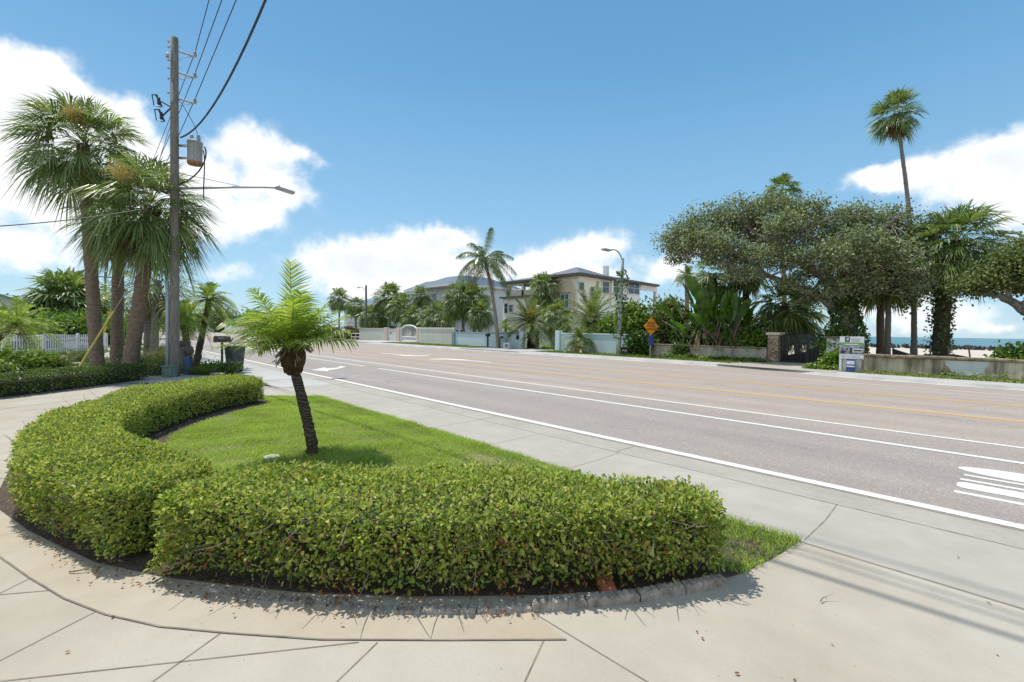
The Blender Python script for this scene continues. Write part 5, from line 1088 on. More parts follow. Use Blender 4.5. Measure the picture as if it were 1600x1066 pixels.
# mailbox and pipe before the blue wall
b = A3(XA(762, 543, 28.4), 28.4, .1); t = thing('mailbox', 'black mailbox on a black post in front of the blue wall', 'mailbox', b, 'kerbside mailboxes'); MB().box(b+A3(0, 0, .55), (.12, .12, 1.1)).build('post', M['black'], t); MB().box(b+A3(0, 0, 1.22), (.26, .62, .30), bev=.08, rz=.3).build('box', M['black'], t)
b = A3(XA(781, 544, 28.6), 28.6, .1); t = thing('vent_pipe', 'thin bent dark pipe with a round head beside the coconut trunk', 'pipe', b); MB().tube(bezier([b, b+A3(.02, 0, 1.1), b+A3(.1, -.05, 1.15), b+A3(.35, -.1, 1.05)], 10), .045, 6).build('tube', M['black'], t); MB().lathe(b+A3(.38, -.1, 1.03), [(0, -.13), (.12, -.08), (.14, 0), (.1, .1), (0, .13)], 10).build('head', M['black'], t)
b = A3(XA(792, 545, 28.7), 28.7, .1); t = thing('utility_box', 'small pale grey box at the foot of the blue wall', 'utility box', b); MB().box(b+A3(0, 0, .25), (.75, .3, .55), bev=.03).build('body', M['white'], t); MB().box(b+A3(.1, -.152, .27), (.3, .02, .3)).build('door', M['greenbox'], t)
b = A3(XA(979, 556, 28.7), 28.7, .1); t = thing('utility_box', 'low black box with a pale label beside the street light', 'utility box', b); MB().box(b+A3(0, 0, .26), (.75, .5, .55), bev=.04).build('body', M['black'], t); MB().box(b+A3(.1, -.255, .3), (.2, .012, .2)).build('label_plate', M['white'], t); MB().box(b+A3(0, 0, .56), (.8, .55, .05), bev=.02).build('lid', M['black'], t)
# driveway gate
xg = XA(843, 535, 30.4); t = thing('driveway_gate', 'dark slatted driveway gate beside the blue wall', 'gate', A3((x1+xg)/2, 30.3, .1)); mb = MB()
for x in np.linspace(x1+.15, xg, 22): mb.box(A3(x, 30.3, .95), (.06, .03, 1.6))
mb.build('slats', M['black'], t); mb = MB()
for z in (.22, 1.0, 1.72): mb.box(A3((x1+xg)/2, 30.33, z), (xg-x1, .05, .08))
mb.build('frame', M['black'], t)
t = wall_run('board_fence', 'pale grey board fence at the back of the driveway lawn', XA(838, 525, 37), XA(876, 525, 37), 37, 1.9, .08, 'wall_grey', cat='fence')
lw = [(XA(846, 540, 31), 31), (x2, 30), (x2+.5, 36.8), (XA(848, 530, 36.8), 36.8)]; P = scatter(lw, 260); B = np.column_stack([P, np.full(len(P), .1)]); mb = MB(); add_blades(mb, B, rnd_dirs(len(P))*.5+A3(0, 0, 1), rng.uniform(.08, .2, len(P)), .06, .4)
sheet('front_lawn', lw, .13, M['lawnbase']); tag(mb.build('lawn_grass', M['grass']), 'bright patch of lawn inside the open driveway', 'grass', kind='stuff')
# beige walls, stone pillar, iron gate
YW = 29.6; xw0, xw1 = XA(1013, 555, YW), XA(1198, 555, YW)
t = wall_run('garden_wall', 'low stained beige wall with house numbers left of the stone pillar', xw0, xw1, YW, ZA(1110, 541, YW)-.06, .25, 'wall_beige2', .10, 'wall_cap')
def text(s_, size, m, name, parent, loc, rx, rz, ext=.004):
    cu = bpy.data.curves.new(name, 'FONT'); cu.body = s_; cu.size = size; cu.align_x = 'CENTER'; cu.align_y = 'CENTER'; cu.extrude = ext
    tmp = bpy.data.objects.new('tmp', cu); COL.objects.link(tmp); bpy.context.view_layer.update()
    me = bpy.data.meshes.new_from_object(tmp.evaluated_get(bpy.context.evaluated_depsgraph_get())); bpy.data.objects.remove(tmp); me.name = name
    me.materials.clear(); me.materials.append(M[m]); o = bpy.data.objects.new(name, me); COL.objects.link(o); o.parent = parent; o.location = Vector(A3(*loc)-WL[parent.name]); o.rotation_euler = (rx, 0, rz); return o
text('7400', .34, 'roof_brown', 'house_number', t, A3(XA(1123, 547, YW), YW-.13, ZA(1123, 546.5, YW)), PI/2, 0)
YP = 30.; xp0, xp1 = XA(1199, 545, YP-.4), XA(1216, 545, YP-.4); pw = xp1-xp0; pz = ZA(1208, 524, YP)
t = thing('gate_pillar', 'square stacked stone gate pillar with a flat cap', 'gate pillar', A3((xp0+xp1)/2, YP, 0)); MB().box(A3((xp0+xp1)/2, YP, pz/2), (pw, .8, pz), bev=.02).build('shaft', M['stone'], t); MB().box(A3((xp0+xp1)/2, YP, pz+.09), (pw+.18, 1., .18), bev=.03).build('cap', M['trimcream'], t)
gx0, gx1 = xp1+.05, XA(1300, 550, YP); gm = XA(1262, 550, YP); t = thing('iron_gate', 'tall black iron driveway gate under the trees, higher in the middle', 'gate', A3(gm, YP, .1)); sag = ZA(1262, 513, YP)-.3; lo_ = ZA(1225, 520, YP)-.2
for a, b_ in ((gx0, gm-.04), (gm+.04, gx1)):
    mb = MB()
    for u in np.linspace(0, 1, 17):
        x = a+(b_-a)*u; k = u if a < gm-.1 else 1-u; z = lo_+(sag-lo_)*k**1.5; mb.box(A3(x, YP, (z+.15)/2+.05), (.025, .025, z-.1)); mb.lathe(A3(x, YP, z), [(.012, 0), (.03, .03), (0, .14)], 5)
    for z in (.2, .95, lo_-.25): mb.box(A3((a+b_)/2, YP, z), (abs(b_-a), .045, .05))
    for x in (a, b_): mb.box(A3(x, YP, (lo_ if x != b_ and a < gm-.1 or x == gx1 else sag)/2), (.07, .07, lo_ if x in (gx0, gx1) else sag))
    mb.build('leaf', M['black'], t)
MB().box(A3((gm+gx1)/2, YP+.04, .58), (gx1-gm, .02, .7)).build('lower_panel', M['black'], t)
t = thing('gate_pillar', 'low whitewashed gate pillar right of the iron gate, behind the sign', 'gate pillar', A3(XA(1304, 550, YP), YP, 0)); c = XA(1304, 550, YP); z = ZA(1304, 529, YP); MB().box(A3(c, YP, z/2), (.65, .6, z), bev=.02).build('shaft', M['house_white'], t); MB().box(A3(c, YP, z+.06), (.8, .75, .12), bev=.02).build('cap', M['wall_cap'], t)
YR = 26.9; xr0, xr1 = XA(1346, 570, YR), XA(1690, 575, YR); xm0, xm1 = XA(1476, 575, YR), XA(1546, 575, YR); hr = ZA(1470, 562, YR)
t = wall_run('garden_wall', 'long stained beige wall with a pale repaired patch beside the beach', xr0, xr1, YR, hr, .25, 'wall_beige', zb=.02)
xs_ = np.linspace(xm0, xm1, 26); us_ = np.linspace(-1, 1, 26); zb_ = hr*(.16+.78*np.abs(us_)**3.2)+.035*np.sin(us_*14)+.03*np.sin(us_*31+1); zb_ = np.minimum(zb_, hr-.03); mb = MB()
for k in range(25): mb.face([(xs_[k], YR-.129, zb_[k]), (xs_[k+1], YR-.129, zb_[k+1]), (xs_[k+1], YR-.129, hr-.02), (xs_[k], YR-.129, hr-.02)])
mb.build('repaired_patch', M['wall_patch'], t)
mb = MB()
for x in np.arange(xr0, xr1, .8): mb.box(A3(x+.4, YR+rng.normal()*.03, hr+.06+rng.normal()*.015), (.82, .34+rng.random()*.08, .14), bev=.03, ry=rng.normal()*.02)
mb.build('cap', M['wall_cap'], t)

# ------------------------------------------------------------------ signs
c = AY(1331, 543, 25.1); up = A3(0, 0, 1); bz, tz = ZA(1331, 561, 25.1), ZA(1331, 526, 25.1); wx = (XA(1312, 543, 25.1), XA(1350, 543, 25.1)); mid = (wx[0]+wx[1])/2; sw = wx[1]-wx[0]; H_ = tz-bz
t = thing('property_sign', 'white property sign board with a green band, picture and blue rider on two posts', 'sign', A3(mid, 25.1, .1))
MB().box(A3(mid, 25.1, (bz+tz)/2), (sw, .05, H_)).build('board', M['signwhite'], t)
Yf = 25.1-.03
def pan(name, u0, u1, v0, v1, m, dy=0., par=None): return MB().box(A3(wx[0]+sw*(u0+u1)/2, Yf-dy, bz+H_*(v0+v1)/2), (sw*(u1-u0), .008, H_*(v1-v0))).build(name, M[m], par or t)
pan('green_band', .0, 1, .60, .73, 'signgreen'); ph = pan('picture', .0, 1, .22, .60, 'signphoto'); lg = pan('logo', .22, .42, .76, .98, 'black'); pan('logo_mark', .32, .37, .82, .95, 'signwhite', .008, lg); pan('logo_mark', .26, .30, .80, .93, 'signgreen', .008, lg)
for k, (a, b_, v, h_) in enumerate(((.48, .86, .91, .035), (.48, .80, .85, .035), (.48, .78, .80, .03), (.08, .25, .10, .04), (.32, .44, .10, .04), (.50, .84, .10, .04), (.82, .98, .03, .04), (.22, .78, .645, .035))): pan('print_line', a, b_, v-h_/2, v+h_/2, 'signgrey' if k < 7 else 'signwhite', .004)
for u0, u1, v0, v1, m in ((.05, .22, .23, .36, 'black'), (.24, .40, .36, .50, 'wall_patch'), (.25, .38, .38, .48, 'roof_brown'), (.55, .95, .30, .46, 'signwhite'), (.58, .92, .34, .42, 'roof_brown'), (.44, .53, .24, .5, 'black')): pan('picture_house', u0, u1, v0, v1, m, .006 if m != 'roof_brown' else .012, ph)
for u in (.04, .96): MB().box(A3(wx[0]+sw*u, 25.16, tz/2), (.09, .09, tz)).build('post', M['whitewood'] if u < .5 else M['wall_cap'], t)
rz0, rz1 = ZA(1330, 580, 25.1), bz-.01; r = MB().box(A3(wx[0]+sw*.48, 25.08, (rz0+rz1)/2), (sw*.36, .03, rz1-rz0)).build('rider', M['signblue'], t)
for v0, v1 in ((.56, .86), (.34, .46)): MB().box(A3(wx[0]+sw*.48, 25.06, rz0+(rz1-rz0)*(v0+v1)/2), (sw*.33, .008, (rz1-rz0)*(v1-v0))).build('print_line', M['signwhite'], r)
MB().box(A3(mid, 25.3, bz*.5), (sw*.8, .05, bz*.9)).build('backing_board', M['wall_grey'], t)
b = A3(*AY(1016, 545, 27.9)[:2], .1); t = thing('warning_sign', 'orange diamond road work sign with a small blue plate on a post', 'road sign', b); cz = ZA(1015, 510, 27.9); hw = (ZA(1015, 496, 27.9)-cz)
MB().tube([b, A3(b[0], b[1], cz+hw*.6)], .035, 6).build('post', M['galv'], t); N_ = unit(A3(.93, -.37, 0)); S_ = A3(-N_[1], N_[0], 0); oc = A3(b[0], b[1], cz)+N_*.06
mb = MB(); e = [oc+up*hw, oc+S_*hw, oc-up*hw, oc-S_*hw]; V = e+[q-N_*.02 for q in e]; mb.add(V, [(0, 3, 2, 1), (4, 5, 6, 7)]+[(i, (i+1) % 4, (i+1) % 4+4, i+4) for i in range(4)]); mb.build('plate', M['signorange'], t)
ang = math.atan2(S_[1], S_[0])
for k, w_ in enumerate(('ROAD', 'WORK', 'AHEAD')): text(w_, hw*.36, 'black', 'sign_text', t, oc+N_*.012+up*hw*(.33-.33*k), PI/2, ang, .002)
MB().box(A3(b[0], b[1], cz-hw-.34)+N_*.06, (.02, .42, .62), rz=math.atan2(N_[1], N_[0])).build('blue_plate', M['signblue'], t)
# ------------------------------------------------------------------ street lights
b = A3(XA(966, 557, 27.9), 27.9, .1); tp = AY(973.5, 403, 27.9); t = thing('street_light', 'tall grey concrete street light with a curved arm, vines on its shaft', 'street light', b)
tp[0] = b[0]+.22; MB().tube(np.linspace(b, tp, 8), np.linspace(.19, .10, 8), 10).build('shaft', M['palmbark_grey'] if False else M['greymetal'], t, smooth=True)
hp = AY(952, 391.5, 26.3); arm = MB().tube(bezier([tp-A3(0, 0, .35), tp+A3(-.1, -.2, .55), tp*.4+hp*.6+A3(0, 0, .35), hp], 12), .045, 6).build('arm', M['galv'], t, smooth=True)
hv = unit((hp-tp)*A3(1, 1, 0)); lh = MB().box(hp+hv*.35, (.8, .32, .13), rz=math.atan2(hv[1], hv[0]), bev=.05).build('lamp_head', M['greymetal'], arm)
mb = MB(); n = 420; zz = rng.uniform(1.2, 6.2, n); a = rng.random(n)*6.28; rr = .2+.28*rng.random(n)*np.exp(-((zz-4.6)/1.4)**2)+.05; k = (zz/tp[2])[:, None]
P = (b*(1-k)+tp*k)+np.stack([np.cos(a)*rr, np.sin(a)*rr, 0*a], 1); P[:, 2] = zz; add_leaves(mb, P, rnd_dirs(n)-A3(0, 0, .4), rnd_dirs(n), .2, .15, simple=True); mb.build('vine', M['bush_dark'], t)
b = A3(XA(572, 530, 34), 34, .1); tp = AY(572, 446, 34); t = thing('street_light', 'distant dark pole with a small lamp arm among the palms', 'street light', b); MB().tube([b, tp], [.22, .16], 8).build('shaft', M['polewood'], t); q = AY(560, 449.5, 34); arm = MB().tube([tp-A3(0, 0, .9), (tp+q)/2-A3(0, 0, .1), q], .05, 6).build('arm', M['galv'], t); MB().box(q, (.7, .3, .15), bev=.04).build('lamp_head', M['galv'], arm)

# ------------------------------------------------------------------ houses
def hip(mb, x0, x1, y0, y1, z, h, ov=.6, th=.28, flat=0.):
    x0, x1, y0, y1 = x0-ov, x1+ov, y0-ov, y1+ov; w, d = x1-x0, y1-y0; k = min(w, d)/2*(1-flat)
    r0, r1 = (x0+k, x1-k), (y0+k, y1-k)
    V = [(x0, y0, z), (x1, y0, z), (x1, y1, z), (x0, y1, z), (x0, y0, z+th), (x1, y0, z+th), (x1, y1, z+th), (x0, y1, z+th), (r0[0], r1[0], z+th+h), (r0[1], r1[0], z+th+h), (r0[1], r1[1], z+th+h), (r0[0], r1[1], z+th+h)]
    mb.add(V, [(3, 2, 1, 0), (0, 1, 5, 4), (1, 2, 6, 5), (2, 3, 7, 6), (3, 0, 4, 7)], m=0); mb.add(V, [(4, 5, 9, 8), (5, 6, 10, 9), (6, 7, 11, 10), (7, 4, 8, 11), (8, 9, 10, 11)], m=1)
def window(par, c, w, h, face, m='glass', fm='white', fw=.09, arch=False, mull=1):
    """face: 'y' looks towards the road, 'x' looks to the right"""
    mk = lambda dx, dz, sx, sz, d: MB().box(A3(*c)+(A3(dx, -d, dz) if face == 'y' else A3(d, dx, dz)), (sx, .08, sz) if face == 'y' else (.08, sx, sz))
    mb = MB()
    for q in (mk(-w/2, 0, fw, h+fw, .05), mk(w/2, 0, fw, h+fw, .05), mk(0, -h/2, w+fw, fw, .055), mk(0, h/2, w+fw, fw, .055)): mb.add(q.v[0], q.q[0])
    for k in range(mull): q = mk(-w/2+w*(k+1)/(mull+1), 0, fw*.6, h, .045); mb.add(q.v[0], q.q[0])
    q = mk(0, h*.05, w, fw*.5, .04); mb.add(q.v[0], q.q[0])
    f = mb.build('window', M[fm], par); mk(0, 0, w, h, .0).build('pane', M[m], f); return f
hx, hy = float(AY(903, 480, 42)[0]), 42.; ez = ZA(903, 431, 42)
t = thing('mediterranean_house', 'large cream house with dark hipped roofs, arched window and corner pavilion', 'house', A3(hx-6, hy+8, 0))
bx0 = XA(862, 480, 42); mb = MB(); mb.box(A3((bx0+hx)/2, hy+2.5, ez/2), (hx-bx0, 5, ez)); mb.build('bay_wall', M['house_cream'], t)
ye = float(AX(1000, 480, hx)[1]); MB().box(A3(hx-6.2, (hy+4.9+ye)/2, ez/2-.01), (12.36, ye-hy-4.9, ez-.02)).build('wall', M['house_white'], t)
mb = MB(); hip(mb, bx0, hx, hy, hy+5, ez, 1.1, .7); mb.build('roof', [M['roof_brown'], M['roof_slate']], t)
mb = MB(); hip(mb, hx-12.4, hx+.02, hy+4.5, ye+3., ez-.03, 1.5, .7); rf = mb.build('roof', [M['roof_brown'], M['roof_slate']], t); MB().box(A3(hx-2.4, ye-4.5, ez+1.6), (.55, .6, 1.3)).build('chimney', M['house_white'], rf)
# arched recess on the bay
aw = (hx-bx0)*.30; ac = (bx0+hx)/2+.1; az_ = ez-2.4; mb = MB(); pts = [(ac+(aw+.35)*math.cos(a), az_+.55+(aw+.35)*math.sin(a)) for a in np.linspace(0, PI, 17)]; ins = [(ac+aw*math.cos(a), az_+.55+aw*math.sin(a)) for a in np.linspace(0, PI, 17)]
for i in range(16):
    mb.add([(*pts[i][:1], hy-.12, pts[i][1]), (pts[i+1][0], hy-.12, pts[i+1][1]), (ins[i+1][0], hy-.12, ins[i+1][1]), (ins[i][0], hy-.12, ins[i][1]), (pts[i][0], hy+.0, pts[i][1]), (pts[i+1][0], hy+.0, pts[i+1][1]), (ins[i+1][0], hy+.0, ins[i+1][1]), (ins[i][0], hy+.0, ins[i][1])], [(0, 1, 2, 3), (0, 4, 5, 1), (2, 6, 7, 3)])
for sg in (-1, 1): mb.box(A3(ac+sg*(aw+.17), hy-.06, az_-.6), (.35, .12, 2.3))
mb.build('arch_trim', M['trimcream'], t)
mb = MB(); mb.add([(ac, hy-.02, az_+.4)]+[(x, hy-.02, z) for x, z in ins], None, [(0, i+1, i+2) for i in range(16)]); mb.box(A3(ac, hy-.005, az_-.55), (aw*2, .03, 2.2)); mb.build('arch_recess', M['trimcream'], t)
window(t, (ac, hy-.05, az_-.45), aw*1.1, 1.7, 'y', 'glass_blue'); MB().box(A3(ac, hy-.15, az_-1.65), (aw*2.6, .3, .22), bev=.03).build('sill', M['trimcream'], t)
def sidewin(x, y0, y1, w, m='glass', mull=1): c = AX(x, (y0+y1)/2, hx+.02); h = AX(x, y0, hx)[2]-AX(x, y1, hx)[2]; return window(t, (hx+.02, c[1], c[2]), w, h, 'x', m, mull=mull)
sidewin(990, 443, 460, 2.6); sidewin(960.5, 439, 459, 1.5, 'glass', 0); sidewin(908, 441, 454, 1.0, 'glass', 0); sidewin(946, 440, 459, 1.4, 'glass', 0)
MB().box(A3(hx+.12, float(AX(955, 450, hx)[1]), ez-1.6), (.22, .35, 3.2)).build('column', M['house_cream'], t); MB().box(A3(hx+.12, float(AX(967, 450, hx)[1]), ez-1.6), (.22, .35, 3.2)).build('column', M['house_cream'], t)
yb = float(AX(1026, 460, hx)[1]); mb = MB()                       # covered balcony at the back corner
mb.box(A3(hx-3, (ye+yb)/2, ez-3.1), (6, yb-ye, .3)); mb.box(A3(hx-.06, (ye+yb)/2, ez-.35), (.3, yb-ye, .7)); mb.box(A3(hx-.1, yb-.2, ez-1.6), (.4, .4, 3.2)); mb.build('balcony', M['house_white'], t); MB().box(A3(hx-3.4, (ye+yb)/2, ez-1.6), (.1, yb-ye, 2.9)).build('balcony_back', M['glass'], t)
# corner pavilion and its lower block
tx0, tx1 = XA(786, 470, 46), XA(846, 470, 46); tz = ZA(800, 466, 46); MB().box(A3((tx0+tx1)/2, 49.5, tz/2), (tx1-tx0, 7, tz)).build('lower_wall', M['house_cream'], t); MB().box(A3((tx0+tx1)/2, 49.4, tz+.12), (tx1-tx0+.7, 7.7, .24)).build('cornice', M['roof_brown'], t)
px0, px1 = XA(793, 450, 46.4), XA(842, 450, 46.4); pz_ = ZA(815, 442, 46.4); mb = MB()
for x in (px0+.2, (px0+px1)/2, px1-.2): mb.box(A3(x, 46.6, (tz+pz_)/2), (.42, .42, pz_-tz)); mb.box(A3(x, 51.5, (tz+pz_)/2), (.42, .42, pz_-tz))
mb.build('columns', M['house_cream'], t); MB().box(A3((px0+px1)/2, 46.5, tz+.65), (px1-px0, .22, .9)).build('parapet', M['trimcream'], t); MB().box(A3((px0+px1)/2, 46.6, pz_-.15), (px1-px0, .3, .35)).build('beam', M['house_cream'], t)
MB().box(A3(px1-1.2, 50, (tz+pz_)/2), (2.2, 3, pz_-tz-.1)).build('stair_room', M['house_white'], t); mb = MB(); hip(mb, px0, px1, 46.4, 51.8, pz_, .8, .8); mb.build('pavilion_roof', [M['roof_brown'], M['roof_slate']], t)
window(t, (XA(788.5, 482, 46)+.4, 45.98, ZA(788, 482, 46)), .8, 1.5, 'y', mull=0); window(t, (XA(799, 482, 46), 45.98, ZA(799, 482, 46)), .9, 1.1, 'y', 'glass', mull=0); window(t, (XA(836, 475, 46), 45.98, tz-1.6), 1.6, 1.6, 'y')
MB().box(A3(bx0-3.6, 47.8, 3.4), (7.3, 3, 6.8)).build('link_wall', M['house_cream'], t)
# grey house with the metal roof
gx0_, gx1_ = XA(634, 480, 44), XA(722, 480, 44); gz = ZA(634, 456, 44); t = thing('grey_house', 'light grey sided house with a blue grey metal hip roof behind palms', 'house', A3((gx0_+gx1_)/2, 50, 0))
MB().box(A3((gx0_+gx1_)/2, 50, gz/2), (gx1_-gx0_, 12, gz)).build('wall', M['house_grey'], t); mb = MB(); hip(mb, gx0_+5.5, gx1_, 43, 56, gz+.02, 1.9, .7, .3, .35); rfm = mb.build('roof', [M['white'], M['roof_metal']], t)
mb = MB(); hip(mb, gx0_, gx0_+7., 44.6, 55, gz-.01, 1.6, .7, .3, .3); mb.build('roof', [M['white'], M['roof_metal']], t)
MB().box(A3((gx0_+gx1_)/2, 43.9, gz-3.0), (gx1_-gx0_+.1, .25, .25)).build('band', M['white'], t)
for k in range(3): window(t, (gx0_+1.3+k*1.3, 43.98, gz-1.0), .9, 1.0, 'y', mull=0)
for x, z in ((gx1_-3.5, gz-1.6), (gx1_-8, gz-1.6), (gx1_-4, gz-5), (gx0_+4, gz-5.2)): window(t, (x, 43.98, z), 1.5, 1.5, 'y')
for lab, a, b_, Y, e_, r_ in (('low pale house with a grey gable roof among the far left palms', 538, 592, 46, 478, 466), ('small distant white house beyond the dark pole', 592, 632, 52, 486, 473)):
    xa_, xb_ = XA(a, 490, Y), XA(b_, 490, Y); z = ZA((a+b_)/2, e_, Y); t = thing('low_house', lab, 'house', A3((xa_+xb_)/2, Y+5, 0)); MB().box(A3((xa_+xb_)/2, Y+5, z/2), (xb_-xa_, 10, z)).build('wall', M['house_white'], t)
    mb = MB(); hip(mb, xa_, xb_, Y, Y+10, z, 2.0, .6); mb.build('roof', [M['white'], M['roof_metal']], t)
    for k in range(3): window(t, (xa_+(xb_-xa_)*(k+.5)/3, Y-.02, z-1.6), 1.6, 1.2, 'y')
car('white pickup truck parked behind the grey wall before the grey house', A3(XA(714, 520, 36), 36, 0), .35, 'carwhite', True, 1.05)

# ------------------------------------------------------------------ palms across the road
def far_palm(label, x, y, Y, R, n=34, r=.2, xb=None, old=6, **k):
    top = AY(x, y, Y); b = AY(x if xb is None else xb, 530, Y); b[2] = .0; k.setdefault('group', 'cabbage palms across the road'); k.setdefault('bark', 'palmbark_grey')
    return cabbage_palm(label, b, top, R, r, r*.85, int(n*1.5), old=old, nseg=k.pop('nseg', 20), w=k.pop('w', .05), elmin=k.pop('elmin', -1.0), bd=k.pop('bd', .5), pet=k.pop('pet', .75), **k)
for a in (('dark cabbage palm at the left end of the far palms, left of the pole', 530, 466, 40, 1.55), ('cabbage palm with a pale crown just left of the distant pole', 556, 478, 38, 1.3), ('short cabbage palm below the distant pole', 577, 494, 36, 1.3), ('small low cabbage palm right of the distant pole', 592, 494, 36, 1.2),
          ('big bushy cabbage palm above the pinkish pillars', 609, 464, 37, 1.75, 46), ('cabbage palm touching the right side of the big bushy palm', 629, 478, 36, 1.5), ('cabbage palm with a thin bare trunk before the grey house roof', 659, 462, 38, 1.05, 34, .16, 664), ('short wide cabbage palm in front of the grey house wall', 686, 494, 35, 1.5, 40),
          ('small cabbage palm low left of the white pickup', 668, 502, 35, 1.0), ('leaning cabbage palm left of the coconut palm', 719, 466, 34, 1.5, 40, .17, 727), ('cabbage palm immediately behind the coconut trunk', 741, 468, 35, 1.4, 38), ('lower cabbage palm under the coconut fronds', 752, 488, 34, 1.05, 30, .17, 748), ('tall cabbage palm between pavilion and arched window', 851, 449, 41, 1.35, 36), ('cabbage palm below the arched window of the cream house', 872, 492, 37, 1.15, 34), ('cabbage palm left of the grey house behind the grey wall', 645, 495, 35, 1.1)):
    far_palm(*a)
b = A3(XA(779, 546, 28.7), 28.7, .1); feather_palm('tall curved coconut palm in front of the blue wall', b, AY(757, 405, 28.7), 4.1, 22, 'coco', 'palmbark_grey', .17, .13, None, name='coconut_palm', nl=46, ll=.8, w=.05, droop=.52, bow=(.35, 0), elmin=-.45, vee=-.05, ldroop=.55, old=3, swell=1.5, rach=.03, knob=.03)
b = A3(XA(829, 546, 31), 31, .05); feather_palm('canary date palm with orange fruit stalks in the driveway opening', b, AY(829, 503, 31), 3.3, 66, 'date', 'boot', .32, .36, 'date palms across the road', nl=40, ll=.5, w=.04, droop=.36, elmin=-.5, vee=.35, ldroop=.1, rach=.03)
t = bpy.data.objects['date_palm']; top = AY(826, 488, 30.6); mb = MB(); P = top+rng.normal(size=(420, 3))*A3(.42, .3, .28); add_leaves(mb, P, rnd_dirs(420), rnd_dirs(420), .16, .09, simple=True); mb.build('fruit_stalks', M['yellowfrond'], t)
b = A3(XA(925, 548, 33), 33, .05); feather_palm('large canary date palm before the cream house, behind the blue wall', b, AY(925, 498, 33), 3.9, 74, 'date', 'boot', .35, .40, 'date palms across the road', nl=42, ll=.55, w=.042, droop=.36, elmin=-.55, vee=.35, ldroop=.1, rach=.03)
b = A3(XA(905, 554, 28.3), 28.3, .1); feather_palm('small date palm with yellowing lower fronds in front of the blue wall', b, AY(905, 531, 28.3), 1.75, 38, 'date', 'boot', .26, .2, 'date palms across the road', nl=34, ll=.36, w=.03, droop=.6, elmin=-.15, vee=.35, ldroop=.1, old=9, oldmat='yellowfrond', swell=1.3, rach=.02)
b = A3(XA(1072, 560, 45), 45, 0); feather_palm('distant date palm peeping over the shrubs left of the big oak', b, AY(1074, 432, 45), 1.6, 34, 'date', 'palmbark', .25, .22, 'date palms across the road', nl=30, ll=.4, w=.035, droop=.5, elmin=-.2)
b = A3(XA(793, 540, 33), 33, 0); feather_palm('small bright feather palm behind the blue wall', b, AY(790, 512, 33), 1.3, 22, 'pygmy', 'pygmybark', .1, .09, 'date palms across the road', nl=26, ll=.3, w=.03, droop=.5)
# ------------------------------------------------------------------ shrubs and trees across the road
def fb(label, x, ytop, Y, wpx, m, n=140, per=14, L=.2, W=.13, cl=.35, cat='shrub', name='shrub', group='shrubs along the far walls', x2=None, base=.1):
    q = AY(x, ytop, Y); dep = float((q-A3(0, 0, CZ)).dot(CAMF)); R_ = wpx*dep/CF; b = A3(q[0], q[1], .08); H_ = q[2]-.1; bl = []
    for k in range(4): a = k*1.57+rng.random(); bl.append((b+A3(math.cos(a)*R_*.5, math.sin(a)*R_*.4, H_*rng.uniform(.4, .72)), (R_*.6, R_*.5, H_*.27)))
    bl.append((b+A3(0, 0, H_*.45), (R_*.75, R_*.6, H_*.42)))
    return shrub(label, b, bl, m, n, per, L, W, cl, cat, name, group, stems=8)
fb('bright leafy tree right of the street light', 988, 462, 30.8, 26, 'bush', 240, L=.24, W=.15, cat='tree', name='broadleaf_tree'); fb('loose bright green bush left of the street light', 950, 485, 31, 16, 'bush', 120)
fb('dark upright ivy bush at the left end of the beige wall', 1000, 520, 29, 11, 'bush_dark', 110); fb('tall olive shrub left of the paddle leaved clump', 1045, 455, 32, 25, 'bush_olive', 260); fb('dark shrub behind the orange sign', 1030, 500, 31.5, 18, 'bush_olive', 150)
fb('mixed dark thicket under the paddle leaves', 1090, 505, 31, 34, 'bush_dark', 260); fb('dark thicket behind the beige wall near the stone pillar', 1160, 500, 31.5, 34, 'bush_olive', 280); fb('pale leaved shrub left of the stone pillar', 1182, 515, 30.6, 16, 'bush', 110)
fb('olive thicket high behind the paddle leaved clump', 1130, 470, 35, 40, 'bush_olive', 260); fb('vine mat hanging over the beige wall', 1063, 538, 29.3, 7, 'bush_dark', 70, per=12, L=.14, W=.1, cl=.2); fb('green vine shrub left of the property sign', 1305, 552, 26.4, 8, 'bush', 90, L=.14, W=.1, cl=.2); fb('green vine clump on the low right gate pillar', 1312, 505, 30.5, 14, 'bush', 120)
fb('low bush at the right edge beyond the beige wall', 1606, 550, 29.5, 26, 'bush', 160); fb('pale thicket far beyond the iron gate', 1285, 538, 52, 16, 'bush_olive', 90)
fb('reddish dry shrubs left of the grey wall', 545, 508, 31, 12, 'bush_red', 130); fb('second reddish dry shrub near the small white mailbox', 527, 512, 31, 11, 'bush_red', 110); fb('dark shrub at the end of the grey wall', 560, 514, 33, 10, 'bush_dark', 90)
fb('green hedge like shrub across the road behind the small palm crown', 506, 508, 30, 16, 'bush', 150); fb('dark tree across the road left of the small palm crown', 482, 485, 36, 20, 'bush_olive', 160, cat='tree', name='broadleaf_tree'); fb('olive tree far across the road above the distant wall', 440, 488, 36, 18, 'bush_olive', 150, L=.3, W=.2, cat='tree', name='broadleaf_tree'); fb('green tree far down the road above the distant pale wall', 395, 480, 34, 20, 'bush', 140, L=.4, W=.3, cl=.6, cat='tree', name='broadleaf_tree'); fb('dark tree at the left end of the distant pale wall', 342, 498, 32, 10, 'bush_dark', 100, L=.5, W=.35, cl=.7, cat='tree', name='broadleaf_tree')
fb('shrub bank between the grey house and the grey wall', 674, 512, 38, 16, 'bush_olive', 120); fb('dark shrub under the palms above the pinkish pillars', 618, 508, 37, 16, 'bush_dark', 130); fb('low shrub behind the blue wall near the coconut palm', 800, 518, 33, 14, 'bush_olive', 110)
